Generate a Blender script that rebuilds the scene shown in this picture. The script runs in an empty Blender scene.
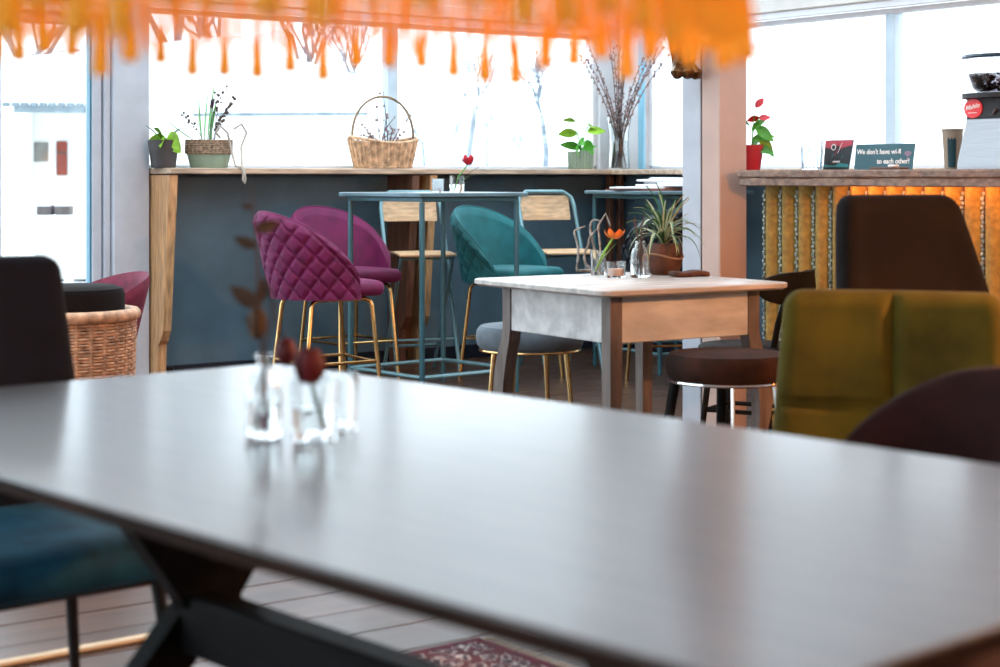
import bpy, bmesh, math, random
from mathutils import Vector, Matrix
PI = math.pi
S = bpy.context.scene
COL = S.collection
random.seed(7)

# ------------------------------------------------------------------ camera
FPX, HZ, CAMH = 1700.0, 177.0, 1.15          # focal length in pixels, horizon row, eye height
cam_d = bpy.data.cameras.new('camera'); cam = bpy.data.objects.new('camera', cam_d); COL.objects.link(cam)
cam.location = (0, 0, CAMH); cam.rotation_euler = (PI/2, 0, 0)
cam_d.sensor_width = 36.0; cam_d.lens = FPX*36/1000
cam_d.shift_y = -(333.5-HZ)/1000
cam_d.clip_end = 500
cam_d.dof.use_dof = True; cam_d.dof.focus_distance = 8.0; cam_d.dof.aperture_fstop = 3.5
S.camera = cam
# ------------------------------------------------------------------ sky and exposure
SKY = 5.0
w = bpy.data.worlds.new('overcast_sky'); S.world = w; w.use_nodes = True
bg = w.node_tree.nodes['Background']; bg.inputs[0].default_value = (0.83, 0.93, 1.0, 1); bg.inputs[1].default_value = SKY
S.view_settings.view_transform = 'Standard'; S.view_settings.look = 'None'
S.view_settings.gamma = 1.0; S.view_settings.use_curve_mapping = False
S.view_settings.exposure = -0.16

# ------------------------------------------------------------------ room frame: a along the back wall, b into the room
RA = math.radians(36); W0 = Vector((-0.795, 10.4, 0))
WD = Vector((math.cos(RA), math.sin(RA), 0)); ND = Vector((math.sin(RA), -math.cos(RA), 0))
A_COR = 1.96                                  # corner with the right wall
def R(a, b, z=0.0): return W0 + WD*a + ND*b + Vector((0, 0, z))
def a_at(px, b):                              # a for an image column at a given distance from the back wall
    p = W0 + ND*b; r = (px-500)/FPX
    return (r*p.y - p.x)/(WD.x - WD.y*r)
def b_at(px, a):
    p = W0 + WD*a; r = (px-500)/FPX
    return (r*p.y - p.x)/(ND.x - ND.y*r)
def gp(px, py, h):                            # where a pixel's ray meets the height h
    Y = FPX*(CAMH-h)/(py-HZ); return Vector(((px-500)/FPX*Y, Y, h))
def dp(px, Y, z=0.0): return Vector(((px-500)/FPX*Y, Y, z))

# ------------------------------------------------------------------ materials
MATS = {}
def mat(name, col, rough=.6, metal=0, var=.12, vscale=8, bump=0, bscale=60, sheen=0, coat=0, spec=.5, stretch=(1,1,1), col2=None, trans=0, ior=1.45, emit=None, es=0, rand=False):
    if name in MATS: return MATS[name]
    m = bpy.data.materials.new(name); MATS[name] = m; m.use_nodes = True
    nt = m.node_tree; b = nt.nodes['Principled BSDF']; L = nt.links
    b.inputs['Roughness'].default_value = rough; b.inputs['Metallic'].default_value = metal
    b.inputs['Specular IOR Level'].default_value = spec; b.inputs['IOR'].default_value = ior
    b.inputs['Sheen Weight'].default_value = sheen; b.inputs['Coat Weight'].default_value = coat
    b.inputs['Coat Roughness'].default_value = .17; b.inputs['Coat IOR'].default_value = 1.42
    b.inputs['Transmission Weight'].default_value = trans
    if sheen: b.inputs['Sheen Tint'].default_value = (*[min(1, c*3+.06) for c in col], 1); b.inputs['Sheen Roughness'].default_value = .35
    if emit: b.inputs['Emission Color'].default_value = (*emit, 1); b.inputs['Emission Strength'].default_value = es
    tc = nt.nodes.new('ShaderNodeTexCoord'); mp = nt.nodes.new('ShaderNodeMapping'); mp.inputs['Scale'].default_value = stretch
    L.new(tc.outputs['Object'], mp.inputs['Vector'])
    if rand:
        oi = nt.nodes.new('ShaderNodeObjectInfo'); vm = nt.nodes.new('ShaderNodeVectorMath'); vm.operation = 'SCALE'; vm.inputs[0].default_value = (17,31,11)
        L.new(oi.outputs['Random'], vm.inputs['Scale']); L.new(vm.outputs[0], mp.inputs['Location'])
    if var > 0 or col2:
        n = nt.nodes.new('ShaderNodeTexNoise'); n.inputs['Scale'].default_value = vscale; n.inputs['Detail'].default_value = 5
        L.new(mp.outputs[0], n.inputs['Vector'])
        r = nt.nodes.new('ShaderNodeValToRGB'); r.color_ramp.elements[0].position = .3; r.color_ramp.elements[1].position = .7
        c2 = col2 or tuple(c*(1-2*var) for c in col); c1 = col if col2 else tuple(min(1, c*(1+var)) for c in col)
        r.color_ramp.elements[0].color = (*c2, 1); r.color_ramp.elements[1].color = (*c1, 1)
        L.new(n.outputs['Fac'], r.inputs[0]); L.new(r.outputs[0], b.inputs['Base Color'])
    else: b.inputs['Base Color'].default_value = (*col, 1)
    if bump:
        n2 = nt.nodes.new('ShaderNodeTexNoise'); n2.inputs['Scale'].default_value = bscale; n2.inputs['Detail'].default_value = 4
        L.new(mp.outputs[0], n2.inputs['Vector'])
        bp = nt.nodes.new('ShaderNodeBump'); bp.inputs['Strength'].default_value = bump; bp.inputs['Distance'].default_value = .01
        L.new(n2.outputs['Fac'], bp.inputs['Height']); L.new(bp.outputs[0], b.inputs['Normal'])
        if coat >= .5: L.new(bp.outputs[0], b.inputs['Coat Normal'])
    return m
def thin_glass(name, tint=(.97,.99,1), gl=.06):
    m = bpy.data.materials.new(name); m.use_nodes = True; nt = m.node_tree; nt.nodes.clear(); L = nt.links
    o = nt.nodes.new('ShaderNodeOutputMaterial'); mx = nt.nodes.new('ShaderNodeMixShader')
    t = nt.nodes.new('ShaderNodeBsdfTransparent'); t.inputs[0].default_value = (*tint, 1)
    g = nt.nodes.new('ShaderNodeBsdfGlossy'); g.inputs['Roughness'].default_value = .02
    f = nt.nodes.new('ShaderNodeLayerWeight'); pw = nt.nodes.new('ShaderNodeMath'); pw.operation = 'POWER'; pw.inputs[1].default_value = 2.6
    ad = nt.nodes.new('ShaderNodeMath'); ad.operation = 'MULTIPLY_ADD'; ad.inputs[1].default_value = .75; ad.inputs[2].default_value = gl*.5
    L.new(f.outputs['Facing'], pw.inputs[0]); L.new(pw.outputs[0], ad.inputs[0]); L.new(ad.outputs[0], mx.inputs[0]); L.new(t.outputs[0], mx.inputs[1]); L.new(g.outputs[0], mx.inputs[2]); L.new(mx.outputs[0], o.inputs[0])
    MATS[name] = m; return m
PANE = thin_glass('window_glass'); GLASS = mat('drinking_glass', (.97,.99,.99), .01, var=0, trans=1, ior=1.48)
M_WHITE = mat('white_paint', (.62,.64,.67), .55, var=.04)
M_GREYW = mat('grey_white_paint', (.40,.43,.48), .5, var=.05)
M_CREAM = mat('cream_paint', (.60,.58,.55), .6, var=.05)
M_BLUEGREY = mat('blue_grey_paint', (.42,.52,.60), .5, var=.05)
M_SLATE = mat('slate_blue_wall', (.075,.128,.165), .55, var=.12, vscale=3, bump=.05)
M_NIGHT = mat('dark_skirting', (.008,.012,.022), .4, var=.1)
M_OAK = mat('oak_wood', (.50,.27,.125), .45, var=.25, vscale=6, stretch=(9,9,1), bump=.05)
M_BROWNWOOD = mat('dark_brown_wood', (.12,.05,.028), .5, var=.3, vscale=6, stretch=(9,9,1))
M_LEDGE = mat('ledge_wood', (.46,.33,.23), .4, var=.25, vscale=5, stretch=(1,9,9))
M_BRASS = mat('polished_brass', (.60,.38,.16), .2, 1, var=.06)
M_CHROME = mat('chrome', (.75,.75,.75), .12, 1, var=0)
M_TEALMET = mat('teal_metal', (.038,.115,.14), .35, .2, var=.08)
M_PALEMET = mat('pale_teal_metal', (.15,.27,.30), .3, .3, var=.06)
M_BLACK = mat('black_metal', (.008,.008,.010), .45, .1, var=.1)
M_BLACKWOOD = mat('black_wood', (.005,.0045,.0045), .7, spec=.2, var=.2)
M_PURPLE = mat('plum_velvet', (.125,.002,.054), .7, var=.15, vscale=14, sheen=.2)
M_TEAL = mat('teal_velvet', (.002,.105,.118), .7, var=.15, vscale=14, sheen=.25)
M_BLKVEL = mat('black_leather', (.010,.012,.016), .4, var=.15, vscale=14)
M_NAVY = mat('navy_velvet', (.004,.007,.016), .85, var=.2, vscale=10, sheen=.03, spec=.25)
M_BLUEV = mat('petrol_velvet', (.008,.075,.125), .75, var=.35, vscale=9, sheen=.3, spec=.3)
M_OLIVE = mat('olive_velvet', (.085,.066,.003), .85, var=.22, vscale=7, sheen=.14, spec=.3)
M_CHOC = mat('chocolate_velvet', (.005,.0022,.002), .95, var=.25, vscale=6, sheen=.03, spec=.25)
M_MAUVE = mat('mauve_brown_velvet', (.032,.012,.012), .9, var=.2, vscale=9, sheen=.08, spec=.25)
M_BROWNV = mat('brown_velvet', (.034,.012,.007), .9, var=.35, vscale=9, sheen=.12, spec=.25)
M_GREYV = mat('grey_velvet', (.10,.12,.14), .8, var=.2, vscale=9, sheen=.25)
M_WINE = mat('wine_velvet', (.13,.006,.028), .75, var=.2, vscale=25, sheen=.2)
M_WICKER = mat('wicker', (.50,.29,.17), .6, var=.3, vscale=30)
M_WICKERP = mat('pale_wicker', (.62,.40,.24), .6, var=.3, vscale=30)
M_LEAF = mat('green_leaf', (.07,.33,.02), .4, var=.3, vscale=12)
M_LEAFL = mat('lime_leaf', (.25,.48,.03), .4, var=.3, vscale=12)
M_LEAFD = mat('dark_leaf', (.035,.12,.035), .45, var=.3, vscale=12)
M_TWIG = mat('brown_twig', (.075,.045,.035), .8, var=.3, vscale=30)
M_BUD = mat('grey_bud', (.28,.20,.20), .8, var=.3, vscale=30)
M_RED = mat('red_petal', (.50,.012,.03), .5, var=.25, vscale=30)
M_DKRED = mat('dark_red_petal', (.11,.003,.008), .6, var=.25, vscale=30)
M_ORPET = mat('orange_petal', (.85,.17,.01), .5, var=.25, vscale=30)
M_TABW = mat('weathered_white_paint', (.56,.55,.53), .55, var=.16, vscale=5, bump=.08, bscale=30, stretch=(1,3,3))
M_TABTOP = mat('worn_white_top', (.54,.49,.45), .35, var=.2, vscale=4, stretch=(1,6,6))
M_DINING = mat('walnut_table', (.060,.032,.020), .36, var=.0, col2=(.016,.008,.006), vscale=3.5, stretch=(1.0,12,12), spec=.4, bump=.06, bscale=2.2, coat=.62)
M_TBASE = mat('black_stained_wood', (.005,.0045,.0045), .5, var=.3, vscale=5, stretch=(1,8,8), spec=.1)
M_FLOOR = mat('floor_board', (.095,.044,.026), .28, col2=(.038,.018,.011), vscale=4, stretch=(1,9,9), bump=.006, bscale=6, spec=.42, rand=True)
M_GAP = mat('floor_gap', (.012,.008,.006), .8)
M_SNOW = mat('snow', (.86,.89,.93), .9, var=.03, vscale=.3)
M_PLASTER = mat('white_plaster', (.80,.79,.76), .9, var=.04, vscale=1)
M_BARK = mat('grey_bark', (.20,.23,.27), .9, var=.3, vscale=3)
M_PAPER = mat('white_paper', (.75,.77,.80), .7, var=.06)
M_CERAM = mat('grey_ceramic', (.055,.05,.05), .5, var=.1)
M_SAGE = mat('sage_ceramic', (.20,.27,.20), .5, var=.1)
M_TERRA = mat('rust_brown', (.085,.028,.012), .7, var=.3, vscale=20)
M_WARMLIT = mat('warm_lit_white_paint', (.47,.33,.275), .55, var=.05, vscale=4)  # white paint tinted salmon, the warm lamp light is put into its colour
M_BRONZE = mat('gilded_bronze', (.16,.075,.03), .3, .85, var=.4, vscale=30)
M_STEEL = mat('brushed_steel', (.28,.28,.29), .32, .9, var=.05, stretch=(1,1,20))
M_GOLDV = mat('mustard_velvet', (.30,.185,.035), .7, var=.18, vscale=40, sheen=.3, bump=.15, bscale=180)
M_CORD = mat('braided_cord', (.45,.47,.40), .7, var=.45, vscale=90)
M_BARTOP = mat('reclaimed_plank', (.27,.17,.12), .5, col2=(.11,.065,.045), vscale=5, stretch=(1,7,12), bump=.1, bscale=20)

# ------------------------------------------------------------------ mesh helpers
class MB:
    def __init__(s): s.v = []; s.f = []; s.flat = False
    def add(s, vs, fs):
        o = len(s.v); s.v += [tuple(v) for v in vs]; s.f += [tuple(i+o for i in f) for f in fs]; return s
    def box(s, lo, hi):
        x0,y0,z0 = lo; x1,y1,z1 = hi
        return s.add([(x0,y0,z0),(x1,y0,z0),(x1,y1,z0),(x0,y1,z0),(x0,y0,z1),(x1,y0,z1),(x1,y1,z1),(x0,y1,z1)],
            [(3,2,1,0),(4,5,6,7),(0,1,5,4),(1,2,6,5),(2,3,7,6),(3,0,4,7)])
    def bbox(s, lo, hi, c=.004):               # box with a chamfered outline in plan and at the top and bottom edges
        x0,y0,z0 = lo; x1,y1,z1 = hi; s.flat = True
        def ring(z, i): return [(x0+i+c,y0+i,z),(x1-i-c,y0+i,z),(x1-i,y0+i+c,z),(x1-i,y1-i-c,z),(x1-i-c,y1-i,z),(x0+i+c,y1-i,z),(x0+i,y1-i-c,z),(x0+i,y0+i+c,z)]
        return s.rings([ring(z0,c),ring(z0+c,0),ring(z1-c,0),ring(z1,c)])
    def rings(s, rs, cap=True, close=True):
        n = len(rs[0]); o = len(s.v)
        for r in rs: s.v += [tuple(p) for p in r]
        for k in range(len(rs)-1):
            for i in range(n if close else n-1):
                j = (i+1) % n
                s.f.append((o+k*n+i, o+k*n+j, o+(k+1)*n+j, o+(k+1)*n+i))
        if cap: s.f.append(tuple(o+i for i in range(n))[::-1]); s.f.append(tuple(o+(len(rs)-1)*n+i for i in range(n)))
        return s
    def lathe(s, prof, c=(0,0,0), n=20, ex=1, ey=1, cap=True):
        return s.rings([[(c[0]+r*ex*math.cos(2*PI*i/n), c[1]+r*ey*math.sin(2*PI*i/n), c[2]+z) for i in range(n)] for r, z in prof], cap)
    def tube(s, pts, r, n=8, closed=False, cap=True):
        pts = [Vector(p) for p in pts]; m = len(pts)
        rr = r if isinstance(r, (list, tuple)) else [r]*m
        T = []
        for i in range(m):
            a = pts[(i-1) % m] if (closed or i > 0) else pts[i]; b = pts[(i+1) % m] if (closed or i < m-1) else pts[i]
            T.append((b-a).normalized())
        u = T[0].orthogonal().normalized(); rings = []
        for i in range(m):
            u = (u - T[i]*u.dot(T[i])); u = u.normalized() if u.length > 1e-6 else T[i].orthogonal().normalized()
            vv = T[i].cross(u)
            rings.append([pts[i] + (u*math.cos(2*PI*k/n) + vv*math.sin(2*PI*k/n))*rr[i] for k in range(n)])
        if closed: rings.append(rings[0]); cap = False
        return s.rings(rings, cap)
    def rbox(s, size, r, n=(6,6,6), c=(0,0,0), fn=None):   # rounded box, optionally bent by fn
        hx,hy,hz = [q/2 for q in size]; r = min(r, hx, hy, hz); idx = {}; vs = []; fs = []
        def vid(i,j,k):
            key = (i,j,k)
            if key not in idx:
                p = Vector((-hx+2*hx*i/n[0], -hy+2*hy*j/n[1], -hz+2*hz*k/n[2]))
                q = Vector((max(-hx+r,min(hx-r,p.x)), max(-hy+r,min(hy-r,p.y)), max(-hz+r,min(hz-r,p.z))))
                d = p-q; p = q + d.normalized()*r if d.length > 1e-9 else p
                p = fn(p) if fn else p
                idx[key] = len(vs); vs.append((p[0]+c[0],p[1]+c[1],p[2]+c[2]))
            return idx[key]
        for i in range(n[0]):
            for j in range(n[1]):
                fs.append((vid(i,j,0),vid(i,j+1,0),vid(i+1,j+1,0),vid(i+1,j,0)))
                fs.append((vid(i,j,n[2]),vid(i+1,j,n[2]),vid(i+1,j+1,n[2]),vid(i,j+1,n[2])))
        for i in range(n[0]):
            for k in range(n[2]):
                fs.append((vid(i,0,k),vid(i+1,0,k),vid(i+1,0,k+1),vid(i,0,k+1)))
                fs.append((vid(i,n[1],k),vid(i,n[1],k+1),vid(i+1,n[1],k+1),vid(i+1,n[1],k)))
        for j in range(n[1]):
            for k in range(n[2]):
                fs.append((vid(0,j,k),vid(0,j,k+1),vid(0,j+1,k+1),vid(0,j+1,k)))
                fs.append((vid(n[0],j,k),vid(n[0],j+1,k),vid(n[0],j+1,k+1),vid(n[0],j,k+1)))
        return s.add(vs, fs)
    def ball(s, c, r, n=8, m=5, sz=1):
        return s.rings([[(c[0]+r*math.sin(PI*(k+.02)/(m+.04))*math.cos(2*PI*i/n), c[1]+r*math.sin(PI*(k+.02)/(m+.04))*math.sin(2*PI*i/n), c[2]-r*sz*math.cos(PI*(k+.02)/(m+.04))) for i in range(n)] for k in range(m+1)])
    def mesh(s, name, m, smooth=True):
        me = bpy.data.meshes.new(name); me.from_pydata(s.v, [], s.f); me.update()
        bm = bmesh.new(); bm.from_mesh(me); bmesh.ops.recalc_face_normals(bm, faces=bm.faces); bm.to_mesh(me); bm.free()
        if smooth and not s.flat:
            me.polygons.foreach_set('use_smooth', [True]*len(me.polygons)); me.set_sharp_from_angle(angle=math.radians(38))
        if m: me.materials.append(m)
        return me
    def build(s, name, m, parent=None, smooth=True): return link(name, s.mesh(name, m, smooth), parent)
def link(name, data, parent=None, loc=None, rz=None):
    o = bpy.data.objects.new(name, data); COL.objects.link(o)
    if parent: o.parent = parent
    if loc is not None: o.location = loc
    if rz is not None: o.rotation_euler = (0, 0, rz)
    return o
def tag(o, label, cat, group=None):
    o['label'] = label; o['category'] = cat
    if group: o['group'] = group
    return o
def thing(name, label, cat, loc=(0,0,0), rz=0, group=None): return tag(link(name, None, None, loc, rz), label, cat, group)
def struct(o): o['kind'] = 'structure'; return o
def stuff(o): o['kind'] = 'stuff'; return o
def kids(o): return [c for c in bpy.data.objects if c.parent == o]
def dup(o, loc, rz, label=None, group=None):
    def rec(src, par):
        c = src.copy(); COL.objects.link(c); c.parent = par
        for k in kids(src): rec(k, c)
        return c
    c = rec(o, None); c.location = loc; c.rotation_euler = (0, 0, rz)
    if label: c['label'] = label
    if group: c['group'] = group
    return c
def bez(p0, p1, p2, n=10):
    p0,p1,p2 = Vector(p0),Vector(p1),Vector(p2)
    return [p0*(1-t)**2 + p1*2*t*(1-t) + p2*t*t for t in [i/n for i in range(n+1)]]
def text_mesh(body, size, name, m, parent, loc, rot, shear=0, align='LEFT'):
    cu = bpy.data.curves.new(name, 'FONT'); cu.body = body; cu.size = size; cu.shear = shear; cu.extrude = .0006; cu.offset = .0004; cu.align_x = align
    t = bpy.data.objects.new('tmp_text', cu); COL.objects.link(t)
    bpy.context.view_layer.update()
    me = bpy.data.meshes.new_from_object(t.evaluated_get(bpy.context.evaluated_depsgraph_get())); bpy.data.objects.remove(t)
    me.materials.clear(); me.materials.append(m)
    o = link(name, me, parent, loc); o.rotation_euler = rot; return o

# ================================================================== THE SETTING
A_MIN, B_MAX, CEIL, HEAD, SILL, WT = -9.0, 10.6, 2.5, 2.12, 1.20, .16
def room(name, m=None, mb=None): o = link(name, mb.mesh(name, m) if mb else None, None, W0, RA); return o
# local coordinates of room(): x = a, y = -b, z up
fl = struct(room('floor', M_GAP, MB().box((A_MIN-.2,-B_MAX-.2,-.12),(A_COR+.2,.2,-.012))))
PL, PW = 2.2, .20
pm = MB().bbox((0,0,-.012),(PL-.004,PW-.005,0),.002).mesh('plank', M_FLOOR)
cnt = 0; row = 0; y = -9.2
while y < -.02 and cnt < 300:
    x = -8.0 + (row % 3)*.73
    while x < A_COR-.05:
        p = R(x+PL/2, -(y+PW/2))
        if p.y > .8 and abs(p.x/p.y) < .46+1.1/p.y and cnt < 300:
            Lx = min(PL, A_COR-x)
            o = link('plank', pm, fl, (x, y, random.uniform(-.0012,0)))
            if Lx < PL: o.scale.x = Lx/PL
            cnt += 1
        x += PL
    y += PW; row += 1
SKB = 4.2                                     # the roof is glazed from the back wall to here
ce = struct(room('ceiling', M_WHITE, MB().box((A_MIN-.2,-B_MAX-.2,CEIL),(A_COR+.2,-SKB,CEIL+.1))))
for i in range(9): MB().bbox((-8.9+i*1.34,-SKB,CEIL-.02),(-8.83+i*1.34,.15,CEIL+.08),.004).build('rafter', M_WHITE, ce)
for i in range(8): MB().box((-8.829+i*1.34,-SKB,CEIL+.04),(-8.901+(i+1)*1.34,.15,CEIL+.046)).build('roof_pane', PANE, ce, False)
# back wall: slate panel under the windows, pillar, lintel
A_W0 = a_at(146, 0); A_D1 = a_at(91, 0); A_D0 = a_at(-2, 0)
wb = struct(room('wall_back', M_SLATE, MB().box((A_W0,0,0),(A_COR+WT,WT,SILL-.01))))
MB().box((A_D0-.1,0,HEAD),(A_COR+WT,WT,CEIL)).build('lintel', M_CREAM, wb)
MB().bbox((A_D0-.1,-.035,HEAD+.03),(A_COR,-.001,HEAD+.11),.006).build('lintel_board', M_CREAM, wb)
MB().bbox((A_D0-.1,-.02,HEAD-.012),(A_COR,-.001,HEAD+.03),.004).build('lintel_bead', M_WHITE, wb)
MB().bbox((a_at(110,0),-.05,0),(A_W0,WT,HEAD),.006).build('pillar', M_GREYW, wb)
MB().box((A_D0-.1,0,2.05),(a_at(110,0),WT,HEAD)).build('door_head', M_WHITE, wb)
# corner pillar where back and right wall meet
B_R0 = b_at(645, A_COR)
cp = struct(room('trim_1', M_WHITE, MB().box((a_at(600,0),.0,SILL),(A_COR+WT,WT,HEAD))))
MB().box((A_COR,-B_R0,SILL),(A_COR+WT,-.001,HEAD)).build('corner_board', M_WHITE, cp)
MB().bbox((A_COR-.012,-B_R0,SILL),(A_COR+.02,-B_R0+.06,HEAD),.003).build('corner_bead', mat('sky_blue_paint',(.22,.50,.66),.5,var=.04), cp)
# right wall
wr = struct(room('wall_right', M_SLATE, MB().box((A_COR,-B_MAX,0),(A_COR+WT,0,SILL-.01))))
MB().box((A_COR,-B_MAX,HEAD),(A_COR+WT,0,CEIL)).build('lintel', M_CREAM, wr)
MB().bbox((A_COR-.035,-B_MAX,HEAD+.03),(A_COR-.001,-.04,HEAD+.11),.006).build('lintel_board', M_CREAM, wr)
MB().bbox((A_COR-.02,-B_MAX,HEAD-.012),(A_COR-.001,-.03,HEAD+.03),.004).build('lintel_bead', M_WHITE, wr)
struct(room('baseboard_back', M_NIGHT, MB().bbox((A_W0+.01,-.022,0),(A_COR-.03,-.001,.085),.004)))
struct(room('baseboard_right', M_NIGHT, MB().bbox((A_COR-.022,-B_MAX,0),(A_COR-.001,-.03,.085),.004)))
# the far side of the room, behind the camera, and the glazed left side
wl = struct(room('wall_left', M_WHITE, MB().box((A_MIN-WT,-B_MAX,0),(A_MIN,0,.35))))
MB().box((A_MIN-WT,-B_MAX,2.3),(A_MIN,0,CEIL)).build('lintel', M_WHITE, wl)
struct(room('wall_front', M_CREAM, MB().box((A_MIN-WT,-B_MAX-WT,0),(A_COR+WT,-B_MAX,CEIL))))
# windows
win_n = [0]
def window(x0, x1, z0, z1, axis, at, bars, fm=M_WHITE, fw=.05):
    win_n[0] += 1
    def bx(u0, z0_, u1, z1_, d0=.045, d1=.105):
        return ((u0, d0, z0_), (u1, d1, z1_)) if axis == 'a' else ((at+d0, -u1, z0_), (at+d1, -u0, z1_))
    def bxl(*q): return MB().bbox(*bx(*q), .004)
    o = struct(room('window_%d' % win_n[0]))
    bxl(x0, z0, x1, z0+fw).build('frame_rail', fm, o); bxl(x0, z1-fw, x1, z1).build('frame_rail', fm, o)
    es = [x0] + bars + [x1]
    for i, e in enumerate(es):
        lo = max(x0, e-.035); hi = min(x1, e+.035)
        bxl(lo, z0+fw, hi, z1-fw, .03, .11).build('mullion' if 0 < i < len(es)-1 else 'frame_stile', fm if i in (0, len(es)-1) else M_BLUEGREY, o)
    for i in range(len(es)-1):
        lo, hi = bx(es[i]+.03, z0+fw, es[i+1]-.03, z1-fw, .068, .074)
        MB().box(lo, hi).build('pane', PANE, o, False)
    return o
window(A_W0, a_at(600,0), SILL-.01, HEAD-.012, 'a', 0, [a_at(396,0)], fw=.03)
BM = b_at(886, A_COR)
window(B_R0, B_MAX-.2, SILL-.01, HEAD-.012, 'b', A_COR, [BM-1.5] + [BM+1.5*i for i in range(6)], fw=.03)
window(.2, B_MAX-.2, .35, 2.3, 'b', A_MIN-WT, [1.6*i for i in range(1,6)])
window(A_MIN+.2, A_D0-.1, .02, 2.3, 'a', 0, [-7.3,-5.6,-4.0])
# glazed door beside the pillar
d1 = struct(room('door_1'))
MB().bbox((a_at(103,0),-.02,0),(a_at(110,0)-.004,.12,2.05),.004).build('frame_stile', M_GREYW, d1)
MB().bbox((a_at(92.5,0),.0,0),(a_at(103,0)-.006,.10,2.05),.005).build('frame_stile', M_GREYW, d1)
MB().bbox((A_D0-.1,.0,0),(a_at(1.5,0),.10,2.05),.005).build('frame_stile', M_GREYW, d1)
MB().bbox((a_at(1.5,0),.02,1.985),(a_at(92.5,0),.09,2.05),.005).build('frame_rail', M_GREYW, d1)
MB().bbox((a_at(1.5,0),.02,0),(a_at(92.5,0),.09,.14),.005).build('frame_rail', M_GREYW, d1)
MB().box((a_at(90.8,0),.015,.14),(a_at(92.6,0),.06,1.985)).build('seal', mat('blue_seal',(.03,.16,.24),.4,var=0), d1, False)
MB().box((a_at(1.5,0),.05,.14),(a_at(91,0),.056,1.985)).build('pane', PANE, d1, False)

# ledge under the windows
LZ, LD = 1.20, .30
def lb(lo, hi, **k): return MB().bbox(lo, hi, .004)
lg = thing('window_ledge', 'long narrow wooden bar ledge running under the windows in an L shape', 'ledge', W0, RA)
lb((A_W0+.01,-LD,LZ-.033),(A_COR-.002,-.001,LZ)).build('board', M_LEDGE, lg)
lb((A_COR-LD,-6.0,LZ-.034),(A_COR-.002,-LD-.003,LZ-.001)).build('board', M_LEDGE, lg)
def bracket(a, th, m, full=True):
    prof = [(-.002,0),(-.13,0),(-.14,.22),(-.165,.24),(-.20,.30),(-.285,LZ-.04),(-.002,LZ-.04)]
    mb = MB(); n = len(prof)
    mb.add([(a-th/2,y,z) for y,z in prof]+[(a+th/2,y,z) for y,z in prof],
           [tuple(range(n)), tuple(range(2*n-1,n-1,-1))] + [(i,(i+1)%n,n+(i+1)%n,n+i) for i in range(n)])
    mb.build('bracket', m, lg, False)
bracket(A_W0+.035, .05, M_OAK)
bracket(a_at(404,.15), .05, M_BROWNWOOD); bracket(a_at(404,.15)+.13, .05, M_OAK)
for q in (608, 618, 630): lb((a_at(q,.1)-.02,-.14,0),(a_at(q,.1)+.02,-.10,LZ-.035)).build('post', M_BROWNWOOD, lg)

# free-standing post with two painted boards, warm lamp light painted into the core colour
po = thing('timber_post', 'square white painted timber post beside the plank counter', 'post', (.97,7.50,0), RA)
MB().bbox((0,0,0),(.165,.118,CEIL-.002),.004).build('post_core', M_WARMLIT, po)
MB().bbox((.002,.128,0),(.160,.25,CEIL-.002),.004).build('post_board', M_GREYW, po)
MB().box((.01,.117,0),(.15,.129,CEIL-.002)).build('joint', M_BLACK, po, False)
# carved lion paw bracket on the post
lp = thing('lion_paw_bracket', 'carved gilded lion paw hanging against the white post', 'carving', (.815,7.55,1.575), RA)
mb = MB(); mb.tube([(0,0,.05),(-.005,.0,.10),(-.015,0,.16),(-.03,0,.24),(-.03,0,.34),(-.01,0,.44),(.0,0,.52)], [.040,.036,.036,.050,.068,.075,.06], 14)
mb.build('leg', M_BRONZE, lp)
for i in range(4):
    th = math.radians(-160+i*46)
    t = MB(); t.tube([(.0,0,.06),(.026*math.cos(th),.026*math.sin(th),.05),(.046*math.cos(th),.046*math.sin(th),.026),(.05*math.cos(th),.05*math.sin(th),.008)],[.016,.024,.025,.010],8); t.build('toe', M_BRONZE, lp)
for i in range(7):
    th = 2*PI*i/7
    MB().tube([(.036*math.cos(th),.036*math.sin(th),.07),(-.008+.038*math.cos(th+.2),.038*math.sin(th+.2),.13),(-.02+.046*math.cos(th+.3),.046*math.sin(th+.3),.2)],[.005,.008,.003],6).build('fur_ridge', M_BRONZE, lp)
MB().bbox((.02,-.05,.35),(.0755,.05,.60),.006).build('back_block', M_BRONZE, lp); lp.scale=(1.3,1.3,1.15)

# ================================================================== COUNTER
C0 = Vector((1.126,7.45,0)); CH = 1.18
ct = thing('coffee_counter', 'coffee bar counter with plank top and ribbed mustard velvet front', 'counter', C0, RA)
CL = 2.7; PITCH = .098                          # local: x = behind the front, y = -along
MB().box((.05,-CL,0),(.60,-.002,CH-.067)).build('body', M_BROWNWOOD, ct, False)
rib = MB()
n = 9; rib.rings([[(.05-.036*math.sin(PI*i/n), -.004-(PITCH-.012)*i/n, z) for i in range(n+1)] for z in (.06,.3,.6,.9,CH-.068)], cap=False, close=False)
rib = rib.mesh('rib', M_GOLDV)
cord = MB()
for i in range(58):
    z = .07+i*.0178; cord.ball((.044+(.004 if i%2 else -.002), 0, z), .0085, 6, 4, 1.1)
cord = cord.mesh('cord', M_CORD)
for i in range(int(CL/PITCH)):
    link('rib', rib, ct, (0,-i*PITCH-.004,0)); link('cord', cord, ct, (-.002,-i*PITCH-.002,0))
MB().box((.03,-CL,0),(.06,-.002,.06)).build('plinth', M_BLACK, ct, False)
def plank_edge(x0, x1, z0, z1, seed):
    rnd = random.Random(seed); mb = MB(); rs = []
    for i in range(31):
        y = .03-(CL+.05)*i/30; j = rnd.uniform(-.006,.006); k = rnd.uniform(-.002,.002)
        rs.append([(x0+j,y,z0+k+.004),(x0+j+.005,y,z0),(x1,y,z0),(x1,y,z1),(x0+j+.006,y,z1),(x0+j,y,z1-.006)])
    return mb.rings(rs)
plank_edge(-.085,.29,CH-.032,CH,1).build('top_plank', M_BARTOP, ct, False)
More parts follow.
